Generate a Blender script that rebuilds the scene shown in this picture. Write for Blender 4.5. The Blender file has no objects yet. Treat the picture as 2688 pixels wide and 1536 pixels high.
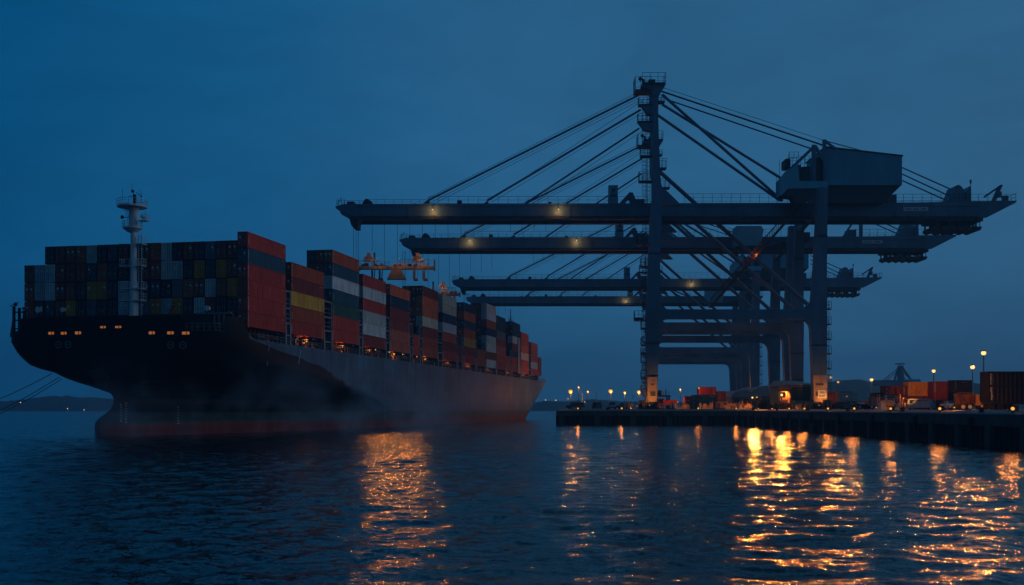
import bpy, bmesh, math, random
import numpy as np
from mathutils import Vector, Matrix
from mathutils.bvhtree import BVHTree
R = math.radians
random.seed(7)
scene = bpy.context.scene
col = scene.collection
F, CX, HY, EYE = 2791.0, 1344.0, 1072.0, 4.3

def P(x, y, Y):
    """world point that the photograph shows at pixel (x, y) when it stands Y metres away"""
    return Vector(((x-CX)/F*Y, Y, EYE+(HY-y)/F*Y))

# ------------------------------------------------------------------ mesh builder
class MB:
    def __init__(s): s.v = []; s.f = []; s.m = []; s.mi = 0
    def face(s, pts):
        n = len(s.v); s.v += [tuple(p) for p in pts]; s.f.append(tuple(range(n, n+len(pts)))); s.m.append(s.mi)
    def hexa(s, b, t):
        n = len(s.v); s.v += [tuple(p) for p in b]+[tuple(p) for p in t]
        for q in ((3,2,1,0),(4,5,6,7),(0,1,5,4),(1,2,6,5),(2,3,7,6),(3,0,4,7)):
            s.f.append(tuple(n+i for i in q)); s.m.append(s.mi)
    def box(s, x0, x1, y0, y1, z0, z1):
        s.hexa([(x0,y0,z0),(x1,y0,z0),(x1,y1,z0),(x0,y1,z0)], [(x0,y0,z1),(x1,y0,z1),(x1,y1,z1),(x0,y1,z1)])
    def beam(s, p, q, w, h=None):
        h = h or w; p = Vector(p); q = Vector(q); d = (q-p).normalized()
        up = Vector((0,0,1)) if abs(d.z) < .98 else Vector((0,1,0))
        a = d.cross(up).normalized()*w/2; b = a.cross(d).normalized()*h/2
        s.hexa([p-a-b,p+a-b,p+a+b,p-a+b],[q-a-b,q+a-b,q+a+b,q-a+b])
    def tube(s, p, q, r, n=8, r2=None):
        r2 = r if r2 is None else r2; p = Vector(p); q = Vector(q); d = (q-p).normalized()
        up = Vector((0,0,1)) if abs(d.z) < .98 else Vector((0,1,0))
        a = d.cross(up).normalized(); b = a.cross(d)
        k = len(s.v)
        for c, rr in ((p,r),(q,r2)):
            for i in range(n):
                t = 2*math.pi*i/n; s.v.append(tuple(c+(a*math.cos(t)+b*math.sin(t))*rr))
        for i in range(n):
            j = (i+1) % n; s.f.append((k+i,k+j,k+n+j,k+n+i)); s.m.append(s.mi)
        s.f.append(tuple(k+i for i in reversed(range(n)))); s.m.append(s.mi)
        s.f.append(tuple(k+n+i for i in range(n))); s.m.append(s.mi)
    def lathe(s, c, prof, n=20):
        c = Vector(c); k = len(s.v)
        for r, z in prof:
            for i in range(n):
                t = 2*math.pi*i/n; s.v.append((c.x+r*math.cos(t), c.y+r*math.sin(t), c.z+z))
        for j in range(len(prof)-1):
            for i in range(n):
                i2 = (i+1) % n
                s.f.append((k+j*n+i,k+j*n+i2,k+(j+1)*n+i2,k+(j+1)*n+i)); s.m.append(s.mi)
        s.f.append(tuple(k+i for i in reversed(range(n)))); s.m.append(s.mi)
        s.f.append(tuple(k+(len(prof)-1)*n+i for i in range(n))); s.m.append(s.mi)
    def prism(s, poly, y0, y1, shift=0.0):
        """polygon in XZ pushed along Y; shift skews it along X"""
        n = len(poly); k = len(s.v)
        s.v += [(x, y0, z) for x, z in poly]+[(x+shift, y1, z) for x, z in poly]
        s.f.append(tuple(range(k, k+n))); s.m.append(s.mi)
        s.f.append(tuple(reversed(range(k+n, k+2*n)))); s.m.append(s.mi)
        for i in range(n):
            j = (i+1) % n; s.f.append((k+j, k+i, k+n+i, k+n+j)); s.m.append(s.mi)
    def prismx(s, poly, x0, x1):
        """polygon in YZ pushed along X"""
        n = len(poly); k = len(s.v)
        s.v += [(x0, y, z) for y, z in poly]+[(x1, y, z) for y, z in poly]
        s.f.append(tuple(reversed(range(k, k+n)))); s.m.append(s.mi)
        s.f.append(tuple(range(k+n, k+2*n))); s.m.append(s.mi)
        for i in range(n):
            j = (i+1) % n; s.f.append((k+i, k+j, k+n+j, k+n+i)); s.m.append(s.mi)
    def ball(s, c, r, n=10, m=7, sz=1.0):
        s.lathe(c, [(max(.02*r, r*math.sin(math.pi*j/m)), -r*sz*math.cos(math.pi*j/m)) for j in range(m+1)], n)
    def rail(s, pts, h, step, r=.05, mid=2):
        """posts and rails along a polyline"""
        for a, b in zip(pts, pts[1:]):
            a = Vector(a); b = Vector(b); L = (b-a).length; n = max(1, int(round(L/step)))
            for i in range(n+1):
                p = a.lerp(b, i/n); s.beam(p, p+Vector((0,0,h)), r*1.6)
            for j in range(mid+1):
                z = Vector((0,0,h*(1-j*.42))); s.beam(a+z, b+z, r*(1.5 if j == 0 else 1.0))
    def ladder(s, p, q, w, r=.05, step=1.0):
        p = Vector(p); q = Vector(q); o = Vector((w/2,0,0))
        s.beam(p-o,q-o,r); s.beam(p+o,q+o,r); n = int((q-p).length/step)
        for i in range(1,n): c = p.lerp(q,i/n); s.beam(c-o,c+o,r*.8)
    def mesh(s, name, mats, smooth=False):
        me = bpy.data.meshes.new(name); me.from_pydata(s.v, [], s.f)
        for m in (mats if isinstance(mats,(list,tuple)) else [mats]): me.materials.append(m)
        me.polygons.foreach_set('material_index', s.m)
        if smooth: me.polygons.foreach_set('use_smooth', [True]*len(s.f))
        bm = bmesh.new(); bm.from_mesh(me); bmesh.ops.recalc_face_normals(bm, faces=bm.faces); bm.to_mesh(me); bm.free()
        if smooth: me.set_sharp_from_angle(angle=R(40))
        me.update(); return me
    def build(s, name, mats, parent=None, smooth=False, origin=None):
        if origin is not None:
            o = Vector(origin); s.v = [(a-o.x,b-o.y,c-o.z) for a,b,c in s.v]
        ob = bpy.data.objects.new(name, s.mesh(name, mats, smooth)); col.objects.link(ob)
        if parent is not None: ob.parent = parent
        if origin is not None: ob.location = origin
        return ob

def tag(o, label, cat, group=None, kind=None):
    if label: o['label'] = label
    if cat: o['category'] = cat
    if group: o['group'] = group
    if kind: o['kind'] = kind
    return o
def empty(name, loc, label, cat, group=None, rz=0):
    o = bpy.data.objects.new(name, None); col.objects.link(o); o.location = loc; o.rotation_euler = (0,0,rz)
    o.empty_display_size = .5
    return tag(o, label, cat, group)
def copy_tree(o, parent=None):
    c = o.copy(); col.objects.link(c)
    if parent is not None: c.parent = parent
    for ch in o.children: copy_tree(ch, c)
    return c

def lamp_light(parent, loc, watts, r=.15, color=(1,.31,.05), aim=None, half=60, blend=.5):
    """the light of a lamp: all round, or a floodlight aimed at a world point"""
    ld = bpy.data.lights.new('lamp_light', 'SPOT' if aim is not None else 'POINT'); ld.energy = watts; ld.color = color; ld.shadow_soft_size = r
    o = bpy.data.objects.new('lamp_light', ld); col.objects.link(o); o.parent = parent; o.location = loc
    if aim is not None:
        ld.spot_size = R(2*half); ld.spot_blend = blend
        m = Matrix.Identity(4); p = parent
        while p is not None: m = p.matrix_basis @ m; p = p.parent
        d = m.inverted().to_3x3() @ (Vector(aim)-(m @ Vector(loc))); o.rotation_euler = d.to_track_quat('-Z','Y').to_euler()
    return o

# ------------------------------------------------------------------ materials
def nodes(name):
    m = bpy.data.materials.new(name); m.use_nodes = True; nt = m.node_tree
    b = nt.nodes['Principled BSDF']; return m, nt, b
def N(nt, t, **kw):
    n = nt.nodes.new(t)
    for k, v in kw.items():
        if k in n.inputs: n.inputs[k].default_value = v
        else: setattr(n, k, v)
    return n
def mat(name, c, rough=.55, metal=0.0, var=.35, scale=.5, streak=1.0, spec=.5):
    """painted or bare surface with weathered patches; streak > 1 stretches them downwards"""
    m, nt, b = nodes(name); L = nt.links.new
    tc = N(nt,'ShaderNodeTexCoord'); mp = N(nt,'ShaderNodeMapping'); L(tc.outputs['Object'], mp.inputs[0])
    mp.inputs['Scale'].default_value = (1,1,1/streak)
    n1 = N(nt,'ShaderNodeTexNoise', Scale=scale, Detail=6.0, Roughness=.62); L(mp.outputs[0], n1.inputs['Vector'])
    rp = N(nt,'ShaderNodeMapRange'); rp.inputs[1].default_value=.3; rp.inputs[2].default_value=.7
    rp.inputs[3].default_value=1-var; rp.inputs[4].default_value=1+var*.6
    L(n1.outputs['Fac'], rp.inputs[0])
    mx = N(nt,'ShaderNodeMix', data_type='RGBA', blend_type='MULTIPLY'); mx.inputs[0].default_value = 1
    mx.inputs[6].default_value = (*c,1); L(rp.outputs[0], mx.inputs[7]); L(mx.outputs[2], b.inputs['Base Color'])
    n2 = N(nt,'ShaderNodeMapRange'); n2.inputs[3].default_value=max(.02,rough-.12); n2.inputs[4].default_value=min(1,rough+.15)
    L(n1.outputs['Fac'], n2.inputs[0]); L(n2.outputs[0], b.inputs['Roughness'])
    b.inputs['Metallic'].default_value = metal; b.inputs['Specular IOR Level'].default_value = spec
    return m
def glow(name, c, s):
    m, nt, b = nodes(name); b.inputs['Base Color'].default_value=(.02,.02,.02,1)
    b.inputs['Emission Color'].default_value=(*c,1); b.inputs['Emission Strength'].default_value=s; return m

def container_mat():
    m, nt, b = nodes('container_paint'); L = nt.links.new
    oi = N(nt,'ShaderNodeObjectInfo'); tc = N(nt,'ShaderNodeTexCoord'); mp = N(nt,'ShaderNodeMapping')
    L(tc.outputs['Object'], mp.inputs[0]); mp.inputs['Scale'].default_value=(1,1,.3)
    of = N(nt,'ShaderNodeVectorMath', operation='ADD'); L(mp.outputs[0], of.inputs[0])
    rv = N(nt,'ShaderNodeMath', operation='MULTIPLY'); rv.inputs[1].default_value=60; L(oi.outputs['Random'], rv.inputs[0]); L(rv.outputs[0], of.inputs[1])
    n1 = N(nt,'ShaderNodeTexNoise', Scale=.9, Detail=7.0, Roughness=.65); L(of.outputs[0], n1.inputs['Vector'])
    rp = N(nt,'ShaderNodeMapRange'); rp.inputs[1].default_value=.32; rp.inputs[2].default_value=.68; rp.inputs[3].default_value=.62; rp.inputs[4].default_value=1.12
    L(n1.outputs['Fac'], rp.inputs[0])
    mx = N(nt,'ShaderNodeMix', data_type='RGBA', blend_type='MULTIPLY'); mx.inputs[0].default_value=1
    L(oi.outputs['Color'], mx.inputs[6]); L(rp.outputs[0], mx.inputs[7])
    n3 = N(nt,'ShaderNodeTexNoise', Scale=2.3, Detail=8.0, Roughness=.7); L(of.outputs[0], n3.inputs['Vector'])
    r3 = N(nt,'ShaderNodeMapRange'); r3.inputs[1].default_value=.6; r3.inputs[2].default_value=.72; L(n3.outputs['Fac'], r3.inputs[0])
    mr = N(nt,'ShaderNodeMix', data_type='RGBA'); L(r3.outputs[0], mr.inputs[0]); L(mx.outputs[2], mr.inputs[6]); mr.inputs[7].default_value=(.07,.04,.03,1)
    sc = N(nt,'ShaderNodeMath', operation='MULTIPLY'); sc.inputs[1].default_value=.55; L(r3.outputs[0], sc.inputs[0]); L(sc.outputs[0], mr.inputs[0])
    L(mr.outputs[2], b.inputs['Base Color']); b.inputs['Roughness'].default_value=.62; b.inputs['Specular IOR Level'].default_value=.18; return m
M = dict(
 cont=container_mat(),
 mark=mat('white_lettering', (.75,.74,.70), .6, var=.25, scale=4),
 rod=mat('galvanised_rod', (.20,.19,.18), .45, .4, .4, 2),
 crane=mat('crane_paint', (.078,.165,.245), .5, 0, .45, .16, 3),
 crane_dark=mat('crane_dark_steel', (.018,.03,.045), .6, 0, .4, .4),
 house=mat('house_cladding', (.09,.38,.50), .55, 0, .25, .25, 5),
 rope=mat('wire_rope', (.015,.018,.022), .6, .3, .2, 1),
 orange=mat('orange_paint', (.36,.19,.07), .5, 0, .5, .9, 2),
 brown=mat('rusty_stair_steel', (.14,.055,.03), .7, .1, .5, .7),
 white=mat('white_ship_paint', (.60,.66,.70), .45, 0, .18, .6, 3),
 plate=mat('sign_plate', (.50,.58,.62), .5, 0, .12, 2),
 signink=mat('sign_ink', (.03,.05,.08), .6, 0, .1, 2),
 grey=mat('grey_ship_paint', (.17,.19,.23), .5, 0, .35, .5, 3),
 dark=mat('dark_ship_steel', (.012,.012,.014), .6, 0, .4, .8),
 black=mat('black_rubber', (.008,.008,.009), .75, 0, .3, 2),
 deck=mat('deck_paint', (.06,.035,.03), .7, 0, .4, .4),
 concrete=mat('quay_concrete', (.15,.145,.135), .8, 0, .45, .35),
 curb=mat('kerb_concrete', (.45,.44,.42), .75, 0, .3, .8),
 cap=mat('cap_concrete', (.085,.085,.08), .8, 0, .5, .4, 3),
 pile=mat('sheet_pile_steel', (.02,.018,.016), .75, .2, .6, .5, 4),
 casing=mat('leg_casing_paint', (.26,.22,.18), .6, 0, .35, .5, 3),
 glass=mat('dark_glass', (.01,.012,.015), .12, 0, .1, 1),
 rust=mat('rusty_metal', (.16,.06,.035), .75, .1, .5, .8),
 wallgrey=mat('warehouse_cladding', (.13,.13,.14), .7, 0, .25, .2, 4),
 roofgrey=mat('warehouse_roof', (.30,.29,.30), .6, 0, .2, .2, 3),
 bluepaint=mat('blue_van_paint', (.20,.27,.33), .35, 0, .2, .8),
 whitepaint=mat('white_van_paint', (.55,.57,.58), .35, 0, .2, .8),
 darkpaint=mat('dark_car_paint', (.03,.035,.045), .3, 0, .2, .8),
 tanpaint=mat('tan_cabin_paint', (.55,.30,.12), .6, 0, .35, .6, 2),
 lamp=glow('sodium_lamp', (1.0,.47,.11), 1.1),
 lamp_bright=glow('bright_sodium_lamp', (1.0,.60,.20), 1.7),
 lamp_boom=glow('boom_flood_lamp', (1.0,.72,.36), 1.05),
 lamp_far=glow('far_shore_lamp', (1.0,.80,.55), 1.6),
 window=glow('lit_mooring_opening', (1.0,.31,.07), .30),
)
# ------------------------------------------------------------------ camera, world, sun
cam = bpy.data.cameras.new('camera'); cam_ob = bpy.data.objects.new('camera', cam); col.objects.link(cam_ob)
cam.sensor_width = 36; cam.lens = F/2688*36; cam.shift_y = (HY-768)/2688
cam_ob.location = (0,0,EYE); cam_ob.rotation_euler = (R(90),0,0); cam.clip_start = .5; cam.clip_end = 30000
scene.camera = cam_ob

def world():
    w = bpy.data.worlds.new('World'); scene.world = w; w.use_nodes = True; nt = w.node_tree; L = nt.links.new
    bg = nt.nodes['Background']; bg.inputs['Strength'].default_value = 1.0
    tc = N(nt,'ShaderNodeTexCoord'); sx = N(nt,'ShaderNodeSeparateXYZ'); L(tc.outputs['Generated'], sx.inputs[0])
    def math_(op, a, b=None):
        n = N(nt,'ShaderNodeMath', operation=op)
        for i, v in enumerate((a,b)):
            if v is None: continue
            if isinstance(v,(int,float)): n.inputs[i].default_value = v
            else: L(v, n.inputs[i])
        return n.outputs[0]
    # heading of the direction: 0 = left of view, .5 = ahead, 1 = right
    az = math_('ARCTAN2', sx.outputs['X'], sx.outputs['Y'])
    t = math_('ADD', math_('DIVIDE', az, 2*math.pi), .5)
    # soft uneven cloud veil
    nz = N(nt,'ShaderNodeTexNoise', Scale=2.2, Detail=5.0, Roughness=.55); mp = N(nt,'ShaderNodeMapping'); mp.inputs['Scale'].default_value=(1,1,2.6); mp.inputs['Rotation'].default_value=(0,R(20),0)
    L(tc.outputs['Generated'], mp.inputs[0]); L(mp.outputs[0], nz.inputs['Vector'])
    def ramp(fac, stops):
        r = N(nt,'ShaderNodeValToRGB'); e = r.color_ramp.elements
        e[0].position=stops[0][0]; e[0].color=(*stops[0][1],1); e[1].position=stops[1][0]; e[1].color=(*stops[1][1],1)
        for p, c in stops[2:]:
            q = e.new(p); q.color=(*c,1)
        L(fac, r.inputs[0]); return r.outputs[0]
    tv = math_('ADD', t, math_('MULTIPLY', math_('SUBTRACT', nz.outputs['Fac'], .5), .05))
    deg = 1/360.
    hi = ramp(tv, [(0,SKY['back']),(.5-100*deg,SKY['side_l']),(.5-27*deg,SKY['l']),(.5-13*deg,SKY['ml']),(.5,SKY['c']),(.5+25*deg,SKY['r']),(.5+80*deg,SKY['side_r']),(.5+140*deg,SKY['back'])])
    lo = ramp(tv, [(0,SKY['back']),(.5-100*deg,SKY['side_l']),(.5-27*deg,SKY['hl']),(.5,SKY['hc']),(.5+25*deg,SKY['hr']),(.5+80*deg,SKY['side_r']),(.5+140*deg,SKY['back'])])
    el = N(nt,'ShaderNodeMapRange', interpolation_type='SMOOTHSTEP'); el.inputs[1].default_value=-.02; el.inputs[2].default_value=.20; L(sx.outputs['Z'], el.inputs[0])
    mx = N(nt,'ShaderNodeMix', data_type='RGBA'); L(el.outputs[0], mx.inputs[0]); L(lo, mx.inputs[6]); L(hi, mx.inputs[7])
    veil = N(nt,'ShaderNodeTexNoise', Scale=3.1, Detail=7.0, Roughness=.6, Distortion=.5); mv = N(nt,'ShaderNodeMapping'); mv.inputs['Scale'].default_value=(1.2,1,3.4); mv.inputs['Rotation'].default_value=(R(10),R(-32),0); L(tc.outputs['Generated'], mv.inputs[0]); L(mv.outputs[0], veil.inputs['Vector'])
    vr = N(nt,'ShaderNodeMapRange'); vr.inputs[1].default_value=.32; vr.inputs[2].default_value=.68; vr.inputs[3].default_value=.87; vr.inputs[4].default_value=1.12; L(veil.outputs['Fac'], vr.inputs[0])
    ze = N(nt,'ShaderNodeMapRange'); ze.inputs[1].default_value=.36; ze.inputs[2].default_value=.9; ze.inputs[3].default_value=1; ze.inputs[4].default_value=.62; L(sx.outputs['Z'], ze.inputs[0])
    m2 = N(nt,'ShaderNodeMix', data_type='RGBA', blend_type='MULTIPLY'); m2.inputs[0].default_value=1; L(mx.outputs[2], m2.inputs[6]); L(math_('MULTIPLY', ze.outputs[0], vr.outputs[0]), m2.inputs[7])
    # a faint real dusk sky under the veil
    sky = N(nt,'ShaderNodeTexSky'); sky.sky_type='NISHITA'; sky.sun_disc=False; sky.sun_elevation=R(1); sky.sun_rotation=R(75)
    m3 = N(nt,'ShaderNodeMix', data_type='RGBA', blend_type='ADD'); m3.inputs[0].default_value=.0015; L(m2.outputs[2], m3.inputs[6]); L(sky.outputs[0], m3.inputs[7])
    L(m3.outputs[2], bg.inputs['Color'])
SKY = dict(l=(.0004,.074,.205), ml=(.007,.098,.24), c=(.021,.118,.255), r=(.030,.126,.252), side_l=(.004,.055,.15), side_r=(.085,.145,.23), back=(.018,.076,.164),
           hl=(.0004,.075,.20), hc=(.018,.105,.225), hr=(.027,.108,.222))
world()
sun = bpy.data.lights.new('dusk_sun','SUN'); sun_ob = bpy.data.objects.new('dusk_sun', sun); col.objects.link(sun_ob)
sun.energy = .25; sun.angle = R(30); sun.color=(.84,.90,1)
sun_ob.rotation_euler = Vector((-.95,-.05,-.30)).to_track_quat('-Z','Y').to_euler()

# ------------------------------------------------------------------ water
def water():
    rng = np.random.default_rng(3)
    th = np.concatenate([np.linspace(-33,33,1500), np.linspace(33,327,90)[1:-1]])*np.pi/180
    r = [7.0]
    while r[-1] < 520: r.append(r[-1]*1.0038)
    while r[-1] < 9000: r.append(r[-1]*1.06)
    r = np.array(r); nr, nt_ = len(r), len(th)
    RR, TT = np.meshgrid(r, th, indexing='ij'); X = RR*np.sin(TT); Y = RR*np.cos(TT); Z = np.zeros_like(X)
    sp = RR*.0038*1.3; lost = np.zeros_like(X)
    # gusts: patches of stronger and calmer water
    g = np.zeros_like(X)
    for _ in range(10):
        L = rng.uniform(25,90); a = rng.uniform(0,6.28); g += np.sin((X*np.cos(a)*.6+Y*np.sin(a))*2*np.pi/L+rng.uniform(0,6.28))
    gust = 1+.14*g/1.5; gust = np.clip(gust,.45,1.6)
    Nn = 130
    for i in range(Nn):
        lam = .30*(5.0/.30)**(rng.random()**1.5); a = np.pi*1.5+rng.normal(0,.75)
        k = 2*np.pi/lam; amp = WAVE*1.414/np.sqrt(Nn)/k
        fade = np.clip((lam/sp-2.5)/3,0,1)
        ph = (X*np.cos(a)+Y*np.sin(a))*k+rng.uniform(0,6.28)
        ph = ph+.5*np.sin(ph*.37+i)
        Z += fade*amp*gust*(np.sin(ph)+.22*np.cos(2*ph)); lost += (1-fade)**1*(amp*k)**2/2
    co = np.stack([X,Y,Z],-1).reshape(-1,3)
    co = np.concatenate([co, [[0,0,0]]]); c = len(co)-1
    i = np.arange(nr-1)[:,None]; j = np.arange(nt_)[None,:]; j2 = (j+1) % nt_
    q = np.stack([i*nt_+j, (i+1)*nt_+j, (i+1)*nt_+j2, i*nt_+j2],-1).reshape(-1,4)
    jj = np.arange(nt_); tri = np.stack([np.full(nt_,c), jj, (jj+1)%nt_],-1)
    me = bpy.data.meshes.new('water'); nv = len(co); nf = len(q)+len(tri)
    me.vertices.add(nv); me.vertices.foreach_set('co', co.astype(np.float32).ravel())
    me.loops.add(len(q)*4+len(tri)*3); me.loops.foreach_set('vertex_index', np.concatenate([q.ravel(),tri.ravel()]).astype(np.int32))
    st = np.concatenate([np.arange(len(q))*4, len(q)*4+np.arange(len(tri))*3]).astype(np.int32)
    me.polygons.add(nf); me.polygons.foreach_set('loop_start', st); me.polygons.foreach_set('use_smooth', np.ones(nf,bool))
    at = me.attributes.new('ripple','FLOAT','POINT'); at.data.foreach_set('value', np.concatenate([np.sqrt(lost*2).ravel(),[.0]]).astype(np.float32))
    me.update(); me.validate()
    m, nt, b = nodes('sea_water'); L = nt.links.new
    b.inputs['Base Color'].default_value=(.0012,.006,.013,1); b.inputs['Roughness'].default_value=.13; b.inputs['IOR'].default_value=1.333; b.inputs['Specular IOR Level'].default_value=.5
    geo = N(nt,'ShaderNodeNewGeometry'); at = N(nt,'ShaderNodeAttribute', attribute_name='ripple')
    acc = None
    for sc, k, st in ((1.6,.8,(.7,1,1)),(6.0,.9,(.75,1,1)),(17.0,.8,(.8,1,1))):
        mp = N(nt,'ShaderNodeMapping'); mp.inputs['Scale'].default_value=st; L(geo.outputs['Position'], mp.inputs[0])
        nz = N(nt,'ShaderNodeTexNoise', Scale=sc, Detail=2.0, Roughness=.5); L(mp.outputs[0], nz.inputs['Vector'])
        s = N(nt,'ShaderNodeVectorMath', operation='SUBTRACT'); L(nz.outputs['Color'], s.inputs[0]); s.inputs[1].default_value=(.5,.5,.5)
        s2 = N(nt,'ShaderNodeVectorMath', operation='MULTIPLY'); L(s.outputs[0], s2.inputs[0]); s2.inputs[1].default_value=(k*3.2,k*3.2,0)
        if acc is None: acc = s2.outputs[0]
        else:
            ad = N(nt,'ShaderNodeVectorMath', operation='ADD'); L(acc, ad.inputs[0]); L(s2.outputs[0], ad.inputs[1]); acc = ad.outputs[0]
    am = N(nt,'ShaderNodeMath', operation='ADD'); L(at.outputs['Fac'], am.inputs[0]); am.inputs[1].default_value=RIPPLE
    ml = N(nt,'ShaderNodeVectorMath', operation='SCALE'); L(acc, ml.inputs[0]); L(am.outputs[0], ml.inputs['Scale'])
    ad = N(nt,'ShaderNodeVectorMath', operation='ADD'); L(geo.outputs['Normal'], ad.inputs[0]); L(ml.outputs[0], ad.inputs[1])
    no = N(nt,'ShaderNodeVectorMath', operation='NORMALIZE'); L(ad.outputs[0], no.inputs[0]); L(no.outputs[0], b.inputs['Normal'])
    me.materials.append(m)
    o = bpy.data.objects.new('water', me); col.objects.link(o); tag(o, None, None, kind='structure')
WAVE, RIPPLE = .12, .085
water()
# ------------------------------------------------------------------ container ship (local: x = port +, y = towards stern, z up)
SHIP_RZ = -R(11.56)
ship = empty('container_ship', (-62,174,0), 'loaded container ship with black bow and grey sides, moored left of the cranes', 'container ship', rz=SHIP_RZ)
SM = Matrix.Translation((-62,174,0)) @ Matrix.Rotation(SHIP_RZ,4,'Z')
BEAM = 20.2
TAB = [(-2.5,-10.0,88,1.5),(-1,-10.4,88,1.5),(0,-9.5,88,1.48),(1,-9.8,87,1.46),(2,-9.7,85,1.44),(2.6,-9.3,84,1.4),(3.2,-8.0,82,1.34),(4,-6.5,79,1.25),(5,-5.7,74,1.16),(5.8,-5.6,71,1.15),(6.6,-5.9,69,1.28),(8,-6.5,64,1.85),(9.2,-7.0,58,2.5),(10.2,-7.3,54,3.0),(11.4,-7.4,44,4.9),(12.4,-7.6,34,5.4),(13.5,-7.8,24,5.6),(15,-8.0,16,5.4),(30,-8.2,16,5.4)]
def tabz(z):
    for a, b in zip(TAB, TAB[1:]):
        if z <= b[0]:
            t = (z-a[0])/(b[0]-a[0]); return [a[i]+(b[i]-a[i])*t for i in (1,2,3)]
def send(z): return 234+max(z,-1)/15*46
def ztop(w, s):
    if s > 3.2: return 15.4
    if w > 18.8:
        return 15.4+3.3*max(0,(1-max(0,s+1.6)/4.8))**2
    if w > 13.2: return 16.3
    if w > 12.6: return 16.3+(13.2-w)/.6*2.4
    if w > -15.3: return 18.7
    if w > -15.9: return 18.7-(-15.3-w)/.6*2.0
    return 16.7 if s < 0 else 16.7-1.3*min(1,s/3.2)
def ring(z):
    sf, Ln, n = tabz(z); pts = []
    NP = 84
    def nose(sign):
        o = []
        for i in range(NP+1):
            f = math.pi/2*i/NP; q = 1-math.cos(f)**(2/n); o.append((sign*BEAM*math.sin(f)**(2/n), sf+Ln*q))
        return o
    a = nose(1); e = send(z); s0 = sf+Ln
    side = [(BEAM, s0+(e-s0)*(i/26)) for i in range(1,27)]
    port = a[1:]+side
    tail = [(BEAM-1.2*i*i/9, e+1.6*i) for i in (1,2,3)]
    port += tail
    return [(-w,s) for w,s in reversed(port)]+[a[0]]+port
ZL = [-2.5,-1,0,.5,1,1.5,2,2.5,3,3.5,4,4.5,5,5.4,5.8,6.2,6.6,7.2,8,8.6,9.2,9.7,10.2,10.8,11.4,12,12.6,13.2,14,15]
def hull():
    mb = MB(); rings = [[(w,s,z) for w,s in ring(z)] for z in ZL]
    rings.append([(w,s,ztop(w,s)) for w,s,_ in rings[-1]])
    n = len(rings[0])
    for r in rings: mb.v += r
    for k in range(len(rings)-1):
        for i in range(n-1):
            mb.f.append((k*n+i,k*n+i+1,(k+1)*n+i+1,(k+1)*n+i)); mb.m.append(0)
        mb.f.append((k*n+n-1,k*n,(k+1)*n,(k+1)*n+n-1)); mb.m.append(0)
    return mb, rings
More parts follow.
